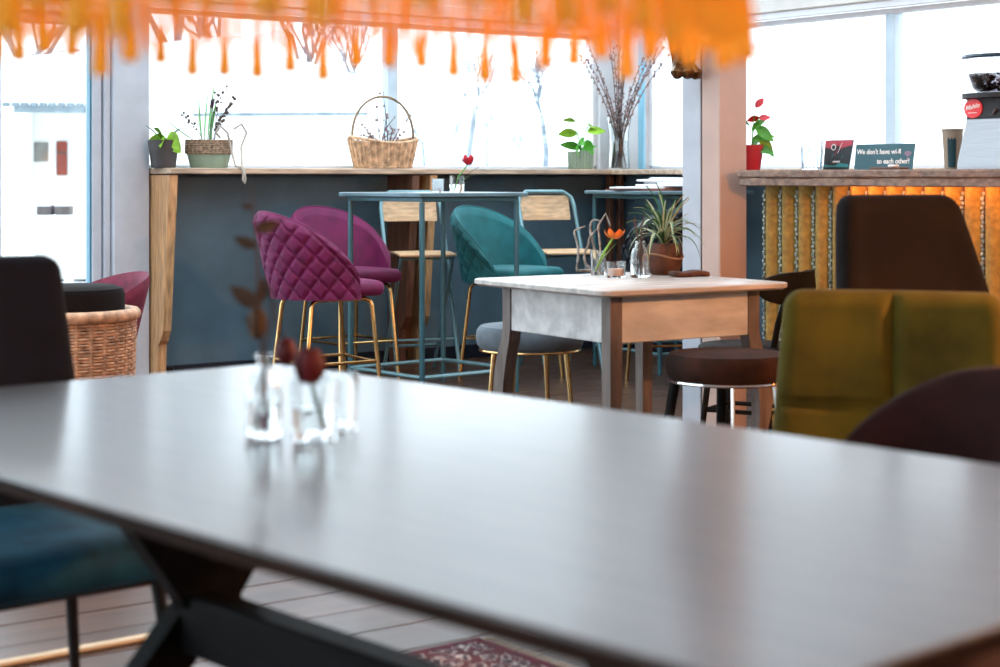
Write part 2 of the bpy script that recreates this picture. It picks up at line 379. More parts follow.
plank_edge(-.082,-.055,CH-.068,CH-.034,2).build('lower_plank', M_BARTOP, ct, False)
plank_edge(.293,.62,CH-.066,CH,3).build('top_plank', M_BARTOP, ct, False)
# warm strip lamp under the counter edge
sl = thing('strip_lamp', 'slim warm strip lamp glowing under the counter edge', 'lamp', C0, RA)
MB().bbox((-.045,-2.4,CH-.044),(-.018,-.50,CH-.0345),.002).build('housing', M_BLACK, sl)
MB().box((-.044,-2.39,CH-.052),(-.019,-.51,CH-.0445)).build('diffuser', mat('warm_diffuser',(1,.6,.3),.5,var=0,emit=(1,.33,.09),es=40), sl, False)
def onct(along, behind, z=CH): return C0 + ND*along + WD*behind + Vector((0,0,z))
def ct_along(px, behind):
    p = C0 + WD*behind; r = (px-500)/FPX; return (r*p.y-p.x)/(ND.x-ND.y*r)

# ================================================================== DINING TABLE
TA = math.radians(-48); TC = Vector((-.13,2.423,0)); TL, TW, TZ = 2.165, 1.05, .76
TU = Vector((math.cos(TA),math.sin(TA),0)); TV = Vector((-math.sin(TA),math.cos(TA),0))
def tp(x, y, z=TZ): return TC + TU*x + TV*y + Vector((0,0,z))
def tl(p): d = Vector((p[0],p[1],0))-TC; return d.dot(TU), d.dot(TV)
dt = thing('dining_table', 'long dark walnut dining table with crossed trestle legs and glossy top', 'table', TC, TA)
def outline(L, W, r, bow, z, inset=0):
    pts = []; hl, hw = L/2-inset, W/2-inset
    for cx, cy, a0 in ((hl-r,hw-r,0),(-hl+r,hw-r,90),(-hl+r,-hw+r,180),(hl-r,-hw+r,270)):
        for k in range(6):
            a = math.radians(a0+18*k); pts.append([cx+r*math.cos(a), cy+r*math.sin(a)])
        if a0 in (0,180):                       # long side follows: subdivide it
            sx = 1 if a0 == 0 else -1
            for k in range(1,12): pts.append([sx*(hl-r)*(1-2*k/12), sx*hw])
    return [(x, y*(1-bow*(x/hl)**2), z) for x, y in pts]
MB().rings([outline(TL,TW,.045,.035,TZ-.004,.0005),outline(TL,TW,.045,.035,TZ-.0012,.001),outline(TL,TW,.045,.035,TZ,.003)]).build('table_top', M_DINING, dt, False)
MB().rings([outline(TL,TW,.045,.035,TZ-.034,.032),outline(TL,TW,.045,.035,TZ-.022,.004),outline(TL,TW,.045,.035,TZ-.0042,0)]).build('edge_band', mat('dark_walnut_edge',(.028,.011,.006),.6,var=.3,stretch=(1,8,8),spec=.2), dt)
def bar(p, q, wx, wy):                           # rectangular bar between points in the local frame
    p, q = Vector(p), Vector(q); d = (q-p).normalized(); sx = Vector((1,0,0)); sy = d.cross(sx).normalized()
    return [[pt+sx*(a*wx/2)+sy*(b*wy/2) for a,b in ((-1,-1),(1,-1),(1,1),(-1,1))] for pt in (p,q)]
for x in (-.53,.53):
    for s in (-1,1):
        r1 = bar((x+.012*s,-s*.22,TZ-.036),(x+.012*s,0,.44),.045,.085); r2 = bar((x+.012*s,0,.44),(x+.012*s,s*.43,0),.045,.085)
        f = [(p[0],p[1],0.0) for p in r2[1]]
        MB().rings([[(p[0],p[1],TZ-.036) for p in r1[0]], [(a+b)/2 for a,b in zip(r1[1],r2[0])], f]).build('leg', M_TBASE, dt, False)
    MB().bbox((x-.03,-.33,TZ-.075),(x+.03,.33,TZ-.0345),.004).build('cross_rail', M_TBASE, dt)
MB().bbox((-.545,-.058,.375),(.545,-.002,.474),.004).build('stretcher', M_TBASE, dt)

# ---- navy chair at the head of the table
def dining_chair(name, label, loc, rz, mseat, mback, seam=None, back_h=.98, bw=.46, sw=.49, top_r=.05, sz=.49, tilt=.10, mleg=M_BLACK, backfn=None, bt=.07, cuts=None):
    c = thing(name, label, 'chair', loc, rz)      # faces +x
    MB().rbox((sw,sw,.085), .04, (12,12,6), (0,0,sz-.0425), lambda p: Vector((p.x,p.y,p.z+(.012*(1-(p.x/.25)**2)*(1-(p.y/.25)**2) if p.z>0 else 0)))).build('seat', mseat, c)
    bh = back_h-sz+.04
    def f(p):
        zz = (p.z+bh/2)/bh; yy = p.y
        d = 0
        if cuts:
            for ax, v in cuts:
                t = (yy/(bw/2) if ax == 'y' else zz) - v
                d = max(d, math.exp(-(t*(bw/2 if ax == 'y' else bh)/.012)**2))
        p = Vector((p.x*(1-.45*d), p.y, p.z))
        if backfn: p = backfn(p, zz)
        return Vector((p.x - tilt*zz + .03*(abs(p.y)/(bw/2))**2, p.y, p.z))
    MB().rbox((bt,bw,bh), min(top_r,bt/2), (6,36,36), (-sw/2+.02,0,sz-.04+bh/2), f).build('backrest', mback, c)
    for sx in (-1,1):
        for sy in (-1,1):
            MB().tube([(sx*.17,sy*.17,sz-.085),(sx*.215,sy*.215,0)],[.014,.010],8).build('leg', mleg, c)
    MB().tube([(-.17,-.17,sz-.093),(.17,-.17,sz-.093),(.17,.17,sz-.093),(-.17,.17,sz-.093)],.009,6,True).build('seat_frame', mleg, c)
    return c
dining_chair('dining_chair', 'navy velvet chair with petrol blue seat at the head of the dining table', (-.885,3.20,0), TA, M_BLUEV, M_NAVY, back_h=.985, bw=.47, tilt=.15, cuts=[('z',.42),('y',0)])
# ---- olive quilted chair
dining_chair('upholstered_chair', 'olive green velvet chair with stitched panel back beside the dark armchair', (.83,3.68,0), math.radians(-107), M_OLIVE, M_OLIVE, back_h=.885, bw=.50, cuts=[('y',0),('z',.40)], tilt=.09, bt=.085, backfn=lambda p, zz: Vector((p.x, p.y*(1+.10*(1-zz)), p.z)))
# ---- mauve rounded chair at the far side of the dining table
def round_top(p, zz):
    k = math.sqrt(max(0, 1-(p.y/.262)**2)); h = .40
    return Vector((p.x + .10*(p.y/.25)**2, p.y*(.88+.12*zz), p.z if p.z < -.05 else -.05+(p.z+.05)*k))
dining_chair('rounded_chair', 'mauve brown velvet chair with rounded back tucked at the dining table', (.635,2.615,0), math.radians(-135), M_MAUVE, M_MAUVE, back_h=.835, bw=.50, tilt=.07, bt=.07, backfn=round_top)
# ---- dark wing armchair
wc = thing('wing_armchair', 'dark chocolate velvet wing armchair in front of the ribbed counter', 'armchair', (1.25,4.45,0))   # faces -y in its own frame
wc.rotation_euler = (0,0,math.radians(20))
def wing(p):
    zz = (p.z+.40)/.80; wd = .66+.5*max(0,1-zz)**.8
    return Vector((p.x*wd, p.y + .19*zz - .22*max(0,abs(p.x/.26)-.6)**1.5*(1.2-zz), p.z))
MB().rbox((.54,.10,.80),.045,(30,6,30),(0,.20,.70),wing).build('backrest', M_CHOC, wc)
for s in (-1,1): MB().rbox((.10,.52,.26),.045,(6,12,8),(s*.30,-.03,.50),lambda p: Vector((p.x,p.y,p.z+.05*(p.y/.26)))).build('armrest', M_CHOC, wc)
MB().rbox((.52,.50,.16),.05,(10,10,6),(0,-.04,.40)).build('seat', M_CHOC, wc)
for sx in (-1,1):
    for sy in (-1,1): MB().tube([(sx*.22,sy*.2,.33),(sx*.27,sy*.25,0)],[.02,.012],8).build('leg', M_BLACKWOOD, wc)

# ================================================================== BAR STOOLS
def bar_stool(name, label, mv, loc, rz, group=None):
    c = thing(name, label, 'bar stool', loc, rz, group)      # faces +x
    SZ = .635
    MB().rbox((.44,.44,.075), .036, (16,16,6), (.02,0,SZ-.0375), lambda p: Vector((p.x*(1-.0*p.y), p.y*(1-.18*max(0,-p.x/.22)**2), p.z+(.012 if p.z>0 else 0)*(1-(p.x/.23)**2)*(1-(p.y/.23)**2)))).build('seat', mv, c)
    z0, HB = SZ-.085, .43; NU, NV = 120, 64; am = math.radians(112)
    def surf(u, v, off):
        ph = -am + 2*am*u; q = max(0, math.cos(ph/am*PI/2)); top = .055+(HB-.055)*q**.62
        z = z0 + top*v; k = (z-z0)/HB
        flare = 1 + .17*k
        rx, ry = (.235+off)*flare, (.240+off)*flare
        x = -rx*math.cos(ph); x = x if x < 0 else x*1.05
        return Vector((x - .06*k, ry*math.sin(ph), z))
    verts = []; faces = []
    def quilt(u, v):
        ph = (-am+2*am*u)*.26; q = max(0, math.cos((-am+2*am*u)/am*PI/2)); z = (.055+(HB-.055)*q**.62)*v
        A = (ph+z*.85)/.046; B = (ph-z*.85)/.046
        return .014*(min(1, abs(math.sin(A*PI/2))*2.0)*min(1, abs(math.sin(B*PI/2))*2.0))**.8
    for side in (0,1):
        for j in range(NV+1):
            for i in range(NU+1):
                u, v = i/NU, j/NV
                e = min(1, (1-v)*9, u*14, (1-u)*14)**.5 if min(1-v,u,1-u) > 0 else 0
                th = .030*e
                off = (th*.55 + quilt(u,v)*e) if side == 0 else -th*.55
                verts.append(surf(u, v, off))
    st = (NU+1)*(NV+1)
    for j in range(NV):
        for i in range(NU):
            a = j*(NU+1)+i; faces.append((a,a+1,a+NU+2,a+NU+1)); faces.append((st+a,st+a+NU+1,st+a+NU+2,st+a+1))
    for i in range(NU): faces.append((i,st+i,st+i+1,i+1))
    m = MB().add(verts, faces); me = m.mesh('backrest', mv); bm = bmesh.new(); bm.from_mesh(me); bmesh.ops.remove_doubles(bm, verts=bm.verts, dist=.0004); bmesh.ops.recalc_face_normals(bm, faces=bm.faces); bm.to_mesh(me); bm.free()
    me.polygons.foreach_set('use_smooth', [True]*len(me.polygons))
    link('backrest', me, c)
    pip = []
    for i in range(NU+1): pip.append(surf(i/NU, 1.0, 0))
    MB().tube(pip, .005, 6).build('piping', mv, c)
    zt = SZ-.088
    for s in (-1,1):
        MB().tube([(.225,s*.20,0),(.180,s*.172,zt-.035),(.170,s*.166,zt-.012),(.145,s*.165,zt),(-.115,s*.165,zt),(-.140,s*.166,zt-.012),(-.150,s*.172,zt-.035),(-.205,s*.20,0)], .0115, 10).build('leg_frame', M_BRASS, c)
    zf = .235; k = zf/zt
    fx, bx_, sy = .225-.045*k, -.205+.055*k, .20-.028*k
    MB().tube([(fx,-sy,zf),(fx,sy,zf),(bx_,sy,zf),(bx_,-sy,zf)], .008, 8, True).build('foot_rail', M_BRASS, c)
    return c
bar_stool('bar_stool', 'plum velvet bar stool with quilted back turned towards the dining table', M_PURPLE, (-.88,8.50,0), math.radians(32))
bs = [o for o in bpy.data.objects if o.get('label','').startswith('plum velvet')][0]
dup(bs, (-.86,9.56,0), math.radians(-50), 'plum velvet bar stool between slate wall and tall metal table showing its plain inner back')
bar_stool('bar_stool', 'teal velvet bar stool with brass legs beside the tall metal table', M_TEAL, (.055,9.72,0), math.radians(-40))
bar_stool('bar_stool', 'black bar stool behind the spider plant at the paper covered table', M_BLKVEL, (.95,9.40,0), math.radians(100))

# ================================================================== TALL METAL TABLES
def bistro(label, loc, rz, half=.365, leg=.318, H=1.068):
    c = thing('tall_table', label, 'table', loc, rz)
    MB().bbox((-half,-half,H-.022),(half,half,H),.004).build('table_top', mat('teal_top',(.10,.17,.20),.35,.1,var=.15), c)
    for s in (-1,1):
        MB().bbox((-leg-.01,s*leg-.01,H-.047),(leg+.01,s*leg+.01,H-.023),.002).build('apron_rail', M_TEALMET, c)
        MB().bbox((s*leg-.0095,-leg+.011,H-.046),(s*leg+.0095,leg-.011,H-.0235),.002).build('apron_rail', M_TEALMET, c)
        MB().tube([(-leg+.012,s*leg,.12),(leg-.012,s*leg,.12)],.011,8).build('foot_rail', M_PALEMET, c)
        MB().tube([(s*leg,-leg+.012,.12),(s*leg,leg-.012,.12)],.011,8).build('foot_rail', M_PALEMET, c)
        for t in (-1,1): MB().tube([(s*leg,t*leg,0),(s*leg,t*leg,H-.048)],.0145,10).build('leg', M_TEALMET, c)
    return c
BT = Vector((-.36,9.15,0)); bistro('slim teal metal tall table between the plum bar stools', BT, math.radians(40))
BT2 = Vector((1.02,10.30,0)); bistro('slim teal metal tall table covered with papers behind the white post', BT2, math.radians(33))

# ================================================================== FOLDING CHAIRS
def folding_chair(label, loc, rz):
    c = thing('folding_chair', label, 'chair', loc, rz)       # faces +x
    SZ, BT_, hw = .71, 1.06, .185
    # long frame: front foot up to the back top, an inverted U
    top = []
    for k in range(9):
        a = PI*k/8; top.append((-.235, hw-.05+.05*math.cos(a) if k < 4 else -hw+.05+.05*math.cos(a), 0))
    pts = [(.22,hw,0),(-.02,hw,.55),(-.20,hw,BT_-.09),(-.222,hw-.012,BT_-.035),(-.235,hw-.06,BT_),(-.235,-hw+.06,BT_),(-.222,-hw+.012,BT_-.035),(-.20,-hw,BT_-.09),(-.02,-hw,.55),(.22,-hw,0)]
    MB().tube(pts,.0125,10).build('front_frame', M_PALEMET, c)
    MB().tube([(-.24,hw-.03,0),(.16,hw-.03,SZ-.03),(.165,-hw+.03,SZ-.03),(-.24,-hw+.03,0)],.0115,8).build('rear_frame', M_PALEMET, c)
    MB().tube([(-.155,hw-.03,.15),(-.155,-hw+.03,.15)],.009,8).build('foot_rail', M_PALEMET, c)
    MB().tube([(.13,hw,.21),(.13,-hw,.21)],.009,8).build('foot_rail', M_PALEMET, c)
    ply = mat('plywood',(.66,.42,.24),.4,var=.18,vscale=7,stretch=(8,1,8))
    MB().rbox((.36,.34,.018),.008,(10,8,4),(.02,0,SZ),lambda p: Vector((p.x,p.y*(1-.1*max(0,-p.x/.18)),p.z-.012*(p.x/.18)**2))).build('seat', ply, c)
    MB().rbox((.014,.335,.15),.006,(4,14,8),(-.232,0,BT_-.10),lambda p: Vector((p.x-.035*(1-(p.y/.17)**2)-.02*(p.z/.075),p.y,p.z))).build('backrest', ply, c)
    return c
folding_chair('tall folding chair with plywood back behind the plum bar stools', (-.47,9.94,0), math.radians(-72))
folding_chair('tall folding chair with plywood back between teal stool and papers', (.36,10.22,0), math.radians(-68))

# ================================================================== WHITE SIDE TABLE
WA = math.radians(33); WF = Vector((.359,5.816,0)); WL1, WL2, WZ = .87, .88, .76
wt = thing('white_table', 'weathered white painted square wooden table with deep apron and one curved leg showing', 'table', WF, WA)
def wtop(z, i): return [(x,y,z) for x,y in [(WL1/2+(p[0]), WL2/2+p[1]) for p in [(q[0],q[1]) for q in outline(WL1,WL2,.05,.012,0,i)]]]
MB().rings([wtop(WZ-.026,.012),wtop(WZ-.018,.001),wtop(WZ-.004,0),wtop(WZ,.004)]).build('table_top', M_TABTOP, wt)
i0, j1, j2, AZ = .09, WL1-.09, WL2-.10, .565
MB().bbox((i0+.05,i0+.006,AZ),(j1-.05,i0+.03,WZ-.027),.003).build('apron', M_TABW, wt)
MB().bbox((i0+.05,j2-.03,AZ),(j1-.05,j2-.006,WZ-.027),.003).build('apron', M_TABW, wt)
MB().bbox((i0+.006,i0+.05,AZ),(i0+.03,j2-.05,WZ-.027),.003).build('apron', M_TABW, wt)
MB().bbox((j1-.03,i0+.05,AZ),(j1-.006,j2-.05,WZ-.027),.003).build('apron', M_TABW, wt)
for (x, y, sx, sy) in ((i0,i0,0,0),(j1-.052,i0,1,0),(i0,j2-.052,-.0,1),(j1-.052,j2-.052,0,0)):
    rs = []
    for k in range(15):
        t = k/14; z = (WZ-.028)*(1-t); wd = .052*(1-.22*max(0,(t-.25)/.75)); cx = x+.026; cy = y+.026
        if sx or sy:
            kk = max(0,(t-.25)/.75); sw = .062*math.sin(kk*PI*1.15)*(1 if kk < .87 else 1); fat = 1+.55*math.sin(min(1,kk*1.6)*PI)*.8
            cx += sx*sw; cy += sy*sw; wx = wd*(fat if sx else 1); wy = wd*(fat if sy else 1)
        else: wx = wy = wd
        rs.append([(cx-wx/2,cy-wy/2,z),(cx+wx/2,cy-wy/2,z),(cx+wx/2,cy+wy/2,z),(cx-wx/2,cy+wy/2,z)])
    MB().rings(rs).build('leg', mat('taupe_wood',(.15,.115,.10),.55,var=.2,vscale=6,stretch=(6,6,1)), wt, False)

# ================================================================== ROUND STOOLS
def round_seat(c, m, r=.21, z=.52, th=.085, ring=M_BRASS):
    prof = [(.001,z-th)]+[(r*.90,z-th),(r*.97,z-th*.85),(r,z-th*.55),(r*.985,z-th*.25),(r*.92,z-th*.06),(r*.7,z),(r*.35,z+.006),(.001,z+.008)]
    MB().lathe(prof,n=32).build('seat', m, c)
    MB().tube([(r*.93*math.cos(2*PI*k/32),r*.93*math.sin(2*PI*k/32),z-th-.004) for k in range(32)],.006,6,True).build('seat_ring', ring, c)
g = thing('round_stool','round grey velvet stool with brass legs behind the white table','stool',(.13,7.35,0),.2)
round_seat(g, M_GREYV, .235, .515, .105)
for k in range(4):
    a = PI/4+k*PI/2+.15; MB().tube([(.17*math.cos(a),.17*math.sin(a),.395),(.21*math.cos(a),.21*math.sin(a),0)],[.012,.009],8).build('leg', M_BRASS, g)
b = thing('round_stool','round brown velvet stool with chrome ring half under the white table','stool',(.79,5.90,0),math.radians(40))
round_seat(b, M_BROWNV, .218, .545, .095, M_CHROME)
for a,m in ((2.55,M_BLACKWOOD),(.85,M_BLACKWOOD)): MB().tube([(.185*math.cos(a),.185*math.sin(a),.447),(.262*math.cos(a),.262*math.sin(a),0)],[.019,.015],10).build('leg', m, b)
for a in (-2.3,-.95): MB().tube([(.16*math.cos(a),.16*math.sin(a),.447),(.185*math.cos(a),.185*math.sin(a),.2),(.19*math.cos(a),.19*math.sin(a),0)],.0075,8).build('leg', M_CHROME, b)
bc = thing('bentwood_chair','black chair with curved back rail between white table and ribbed counter','chair',(1.02,6.98,0),math.radians(-30))   # back rail on +x
MB().lathe([(.001,.43),(.19,.43),(.205,.44),(.205,.455),(.19,.465),(.001,.462)],n=28).build('seat', M_BLACKWOOD, bc)
for a in (.75,-.75,2.4,-2.4): MB().tube([(.16*math.cos(a),.16*math.sin(a),.432),(.215*math.cos(a),.215*math.sin(a),0)],[.015,.011],8).build('leg', M_BLACKWOOD, bc)
MB().tube([(.185*math.cos(a),.185*math.sin(a),.2) for a in (.75,2.4,-2.4,-.75)],.009,6,True).build('stretcher', M_BLACKWOOD, bc)
rs = []
for k in range(21):
    t = -1.05+2.1*k/20; ca, sa = math.cos(t), math.sin(t); e = math.sqrt(max(.05,1-(t/1.07)**4)); h = .066*e
    rs.append([((.255+d)*ca,(.255+d)*sa,.705+z) for d,z in ((-.014,-h),(.010,-h),(.018,0),(.012,h),(-.010,h),(-.018,0))])
MB().rings(rs).build('back_rail', M_BLACKWOOD, bc)
for s_ in (-.55,.55): MB().tube([(.165*math.cos(s_),.165*math.sin(s_),.455),(.195*math.cos(s_),.195*math.sin(s_),.56),(.250*math.cos(s_),.250*math.sin(s_),.67)],.013,8).build('back_support', M_BLACKWOOD, bc)
# ================================================================== WICKER CHAIR AND WINE CHAIR
def weave(pt, nu, nv, r, amp):                     # pt(u, v, off): woven wall of rods, u around, v up
    mb = MB()
    for j in range(nv):
        v = (j+.5)/nv
        mb.tube([pt(i/nu, v, amp*(1 if (i//2+j) % 2 else -1) if i % 2 == 0 else 0) for i in range(nu+1)], r, 5)
    return mb
wk = thing('wicker_armchair','tan wicker tub armchair with dark brown cushion beside the glazed door','armchair',dp(70,6.55),math.radians(-25))
WR, WH = .245, .61
def wpt(u, v, off):
    a = math.radians(-150)+math.radians(300)*u; k = .94+.06*v
    return Vector(((WR+off)*k*math.cos(a), (WR+off)*k*math.sin(a), .06+(WH-.06)*v))
stuff(weave(wpt, 92, 46, .0058, .005).build('weave', M_WICKER, wk))
for i in range(24): MB().tube([wpt(i/23,0,0),wpt(i/23,1,0)],.006,5).build('stake', M_WICKER, wk)
MB().tube([wpt(i/40,1,0)+Vector((0,0,.012)) for i in range(41)],.024,10).build('rim', M_WICKER, wk)
MB().lathe([(.001,.40),(.19,.40),(.205,.42),(.208,.70),(.198,.722),(.17,.732),(.001,.735)],n=32).build('cushion', M_CHOC, wk)
MB().lathe([(.21,.0),(.22,.03),(.22,.06)],n=24).build('base', M_WICKER, wk)
wn = thing('tub_chair','wine red velvet tub chair with flared back between wicker chair and pillar','chair',dp(82,7.5),math.radians(215))
NU, NV = 40, 16; vs = []; fs = []
for side in (0,1):
    for j in range(NV+1):
        for i in range(NU+1):
            u, v = i/NU, j/NV; ph = math.radians(-105+210*u); q = max(0,math.cos(ph*.80)); top = .18+.205*q**.8
            e = min(1,(1-v)*8,u*12,(1-u)*12)**.5 if min(1-v,u,1-u) > 0 else 0
            rr = .20+.09*v*(.6+.4*q)+(.014*e*(1 if side == 0 else -1))
            vs.append((-rr*math.cos(ph), rr*math.sin(ph), .34+top*v))
st = (NU+1)*(NV+1)
for j in range(NV):
    for i in range(NU):
        a = j*(NU+1)+i; fs += [(a,a+1,a+NU+2,a+NU+1),(st+a,st+a+NU+1,st+a+NU+2,st+a+1)]
for i in range(NU): fs.append((i,st+i,st+i+1,i+1))
MB().add(vs,fs).build('backrest', M_WINE, wn)
MB().lathe([(.001,.33),(.18,.33),(.21,.36),(.205,.43),(.15,.455),(.001,.46)],n=24).build('seat', M_WINE, wn)
for k in range(4):
    a = PI/4+k*PI/2; MB().tube([(.13*math.cos(a),.13*math.sin(a),.335),(.20*math.cos(a),.20*math.sin(a),0)],[.013,.009],8).build('leg', M_BLACK, wn)

# ================================================================== GLASSWARE AND FLOWERS
def tumbler(c, r, h, t=.0025, base=.008, name='glass_wall', m=GLASS):
    return MB().lathe([(.001,0),(r*.88,0),(r*.9,.004),(r,h),(r-t,h),(r*.9-t,base),(.001,base)],n=24).build(name, m, c)
def leaf_mesh(name, L, W, m, droop=.3, n=8, fold=.15):
    mb = MB(); vs = []; fs = []
    for i in range(n+1):
        t = i/n; wd = W/2*math.sin(PI*min(1,t*.96+.03))**.8*(1.15-.3*t); z = -droop*L*t*t; x = L*t
        vs += [(x,-wd,z+fold*wd),(x,0,z),(x,wd,z+fold*wd)]
    for i in range(n):
        a = i*3; fs += [(a,a+1,a+4,a+3),(a+1,a+2,a+5,a+4)]
    return mb.add(vs,fs).mesh(name,m)
def tulip(parent, p, r, m, lean=(0,0), name='petal'):
    pm = MB(); vs=[]; fs=[]
    for j in range(7):
        v=j/6; rad=r*(.25+.95*math.sin(PI*(.12+.62*v))); wd=1.15*math.sin(PI*(.18+.80*v))**.7
        for i in range(5):
            a=(i/4-.5)*wd*1.25; vs.append((rad*math.cos(a),rad*math.sin(a),r*2.1*v))
    for j in range(6):
        for i in range(4): a=j*5+i; fs.append((a,a+1,a+6,a+5))
    me=pm.add(vs,fs).mesh(name,m)
    for k in range(6):
        o=link(name,me,parent,p); o.rotation_euler=(lean[0],lean[1],k*PI/3); o.scale=(1 if k%2 else .86,)*2+(1 if k%2 else 1.05,)
WATER = mat('clear_water', (.97,.99,.99), 0, var=0, trans=1, ior=1.33)
# bottle with a dried flower on the dining table
p = gp(264,437,TZ); bt = thing('bottle_vase','small clear bottle with a tall dried flower stem on the dining table','vase',p)
MB().lathe([(.001,0),(.024,0),(.027,.006),(.027,.060),(.024,.078),(.012,.100),(.0105,.118),(.014,.124),(.0115,.124),(.0085,.117),(.0095,.100),(.021,.077),(.0245,.058),(.024,.010),(.001,.008)],n=24).build('bottle', GLASS, bt)
MB().lathe([(.001,.0095),(.0235,.011),(.0238,.055),(.001,.056)],n=24).build('water', WATER, bt)
st = [(.004,0,.012),(.0,0,.10),(-.006,0,.20),(-.012,.0,.30),(-.020,0,.38)]
MB().tube(st,[.0022,.0025,.0025,.002,.0012],6).build('stem', M_TWIG, bt)
MB().tube([(-.008,.004,.012),(.0,0,.11)],.0018,6).build('stem', M_TWIG, bt)
MB().tube([(.0,0,.12),(.012,0,.18),(.010,0,.23),(.020,0,.17),(.030,0,.145)],.0015,6).build('stem', M_TWIG, bt)
dl = leaf_mesh('dried_leaf', .036, .018, mat('dry_leaf',(.07,.045,.03),.8,var=.3), .2)
for (x,z,ry,rz,s) in ((-.014,.31,.3,.1,1.0),(-.012,.285,.7,3.0,.9),(-.009,.195,1.1,2.6,1.3),(-.008,.20,1.3,.3,1.0),(-.004,.155,1.4,3.3,.9),(-.016,.345,.2,3.0,.5)):
    o = link('dried_leaf', dl, bt, (x,0,z)); o.rotation_euler = (PI/2,-ry if rz<1.5 else PI+ry*.6,.3); o.scale = (s*1.1,)*3
MB().ball((-.010,0,.17),.016,10,6,1.5).build('seed_head', mat('seed_brown',(.13,.065,.03),.8,var=.3), bt)
MB().ball((.033,0,.128),.017,10,6,1.3).build('bloom', M_DKRED, bt)
# tumbler with dark red tulip
p = gp(315,441,TZ); g1 = thing('tumbler','clear tumbler holding a dark red tulip on the dining table','glass',p)
tumbler(g1,.036,.092,.003,.014); MB().lathe([(.001,.0145),(.030,.0145),(.0325,.05),(.001,.0505)],n=24).build('water', WATER, g1)
MB().tube([(.012,0,.018),(.002,0,.06),(-.006,0,.088)],.003,6).build('stem', M_LEAFD, g1)
lf = leaf_mesh('leaf',.07,.022,M_LEAFD,.1); o = link('leaf',lf,g1,(.006,.0,.03)); o.rotation_euler=(0,-1.45,0)
tulip(g1,(-.008,0,.084),.024,M_DKRED,(.0,-.15))
p = gp(339,431,TZ); g2 = thing('tumbler','empty clear tumbler behind the tulip glass on the dining table','glass',p)
tumbler(g2,.030,.088,.003,.012)
# glasses on the tall table
g3 = thing('tumbler','frosted tea light glass on the tall metal table','glass',dp(438,8.95,1.0685)); tumbler(g3,.033,.072,.003,.01,m=mat('frosted_glass',(.85,.92,.95),.25,var=0,trans=.9))
MB().lathe([(.001,.0105),(.019,.0105),(.019,.025),(.001,.026)],n=16).build('tea_light', M_PAPER, g3)
MB().lathe([(.0012,.027),(.0012,.034)],n=6).build('wick', M_BLACK, g3)
g4 = thing('tumbler','clear tumbler with a red tulip on the tall metal table','glass',dp(457,8.95,1.0685)); tumbler(g4,.042,.088,.003,.012)
MB().lathe([(.001,.0125),(.035,.0125),(.037,.045),(.001,.0455)],n=20).build('water', WATER, g4)
MB().tube([(-.01,0,.015),(.005,0,.08),(.048,0,.135),(.058,0,.155)],.0035,6).build('stem', M_LEAF, g4)
lf = leaf_mesh('leaf',.115,.022,M_LEAF,.45); o = link('leaf',lf,g4,(.012,0,.085)); o.rotation_euler=(0,-.55,PI)
o = link('leaf',lf,g4,(.0,.004,.03)); o.rotation_euler=(0,-1.0,-.2)
tulip(g4,(.058,0,.148),.026,M_RED,(0,.15))
MB().tube([(.02,.01,.02),(.06,.01,.10),(.14,.01,.15)],.0015,5).build('twig', M_TWIG, g4)
# white table group
p = gp(598,275,WZ); g5 = thing('tumbler','clear tumbler with an orange tulip on the white table','glass',p); tumbler(g5,.032,.098,.003,.014)
MB().tube([(-.01,0,.015),(.02,-.01,.085),(.05,-.02,.135),(.064,-.02,.155)],.004,6).build('stem', M_LEAFL, g5)
lf = leaf_mesh('leaf',.13,.024,M_LEAFL,.15); 
for ry, rz in ((-1.05,-.3),(-1.2,.4)): o = link('leaf',lf,g5,(.0,-.004,.03)); o.rotation_euler=(0,ry,rz)
tulip(g5,(.066,-.02,.150),.023,M_ORPET,(0,.5))
p = gp(616,277.5,WZ); g6 = thing('tea_light_holder','low clear glass holder with a tea light on the white table','candle holder',p)
tumbler(g6,.040,.062,.003,.008); MB().lathe([(.001,.0085),(.030,.0085),(.030,.035),(.001,.036)],n=20).build('candle', mat('peach_wax',(.65,.42,.32),.5,var=.05), g6)
MB().lathe([(.0012,.0365),(.0012,.044)],n=6).build('wick', M_BLACK, g6)
p = gp(640,277.5,WZ); g7 = thing('bottle_vase','clear glass bottle with brown dried stems on the white table','vase',p)
MB().lathe([(.001,0),(.034,0),(.038,.008),(.038,.085),(.030,.108),(.020,.122),(.020,.138),(.024,.142),(.021,.142),(.017,.137),(.017,.122),(.027,.107),(.035,.084),(.035,.012),(.001,.010)],n=24).build('bottle', GLASS, g7)
for k in range(5):
    a=k*1.3; MB().tube([(.012*math.cos(a),.012*math.sin(a),.014),(.004*math.cos(a),.004*math.sin(a),.13),(.03*math.cos(a),.02*math.sin(a),.20+.012*k)],.002,5).build('stem', M_TWIG, g7)
# twisted twig ring
p = gp(603,272,WZ); tw = thing('twig_ring','grey twisted vine twigs curling up from the white table','twig',p)
for k in range(3):
    pts=[]
    for i in range(19):
        t=i/18; a=-2.2+t*(3.4+.3*k)
        q_=(1,.62,.80)[k]; pts.append((-.045+(.07*math.cos(PI-a*.9)+.012*math.sin(t*13+k*3))*q_+(0,.045,.03)[k], .02*math.sin(t*9+k*2)+.02*k, max(.006,.10+.015*math.sin(t*11+k)+(.11,.125,.075)[k]*math.sin(a+(0,.5,-.3)[k]))))
    MB().tube(pts,[.0075-.004*(i/18) for i in range(19)],6).build('twig', mat('grey_vine',(.30,.27,.24),.85,var=.35,vscale=40), tw)
MB().tube([(-.01,0,.004),(-.012,0,.10),(-.02,0,.19),(.012,.01,.24),(.03,0,.19)],.0045,6).build('twig', MATS['grey_vine'], tw)
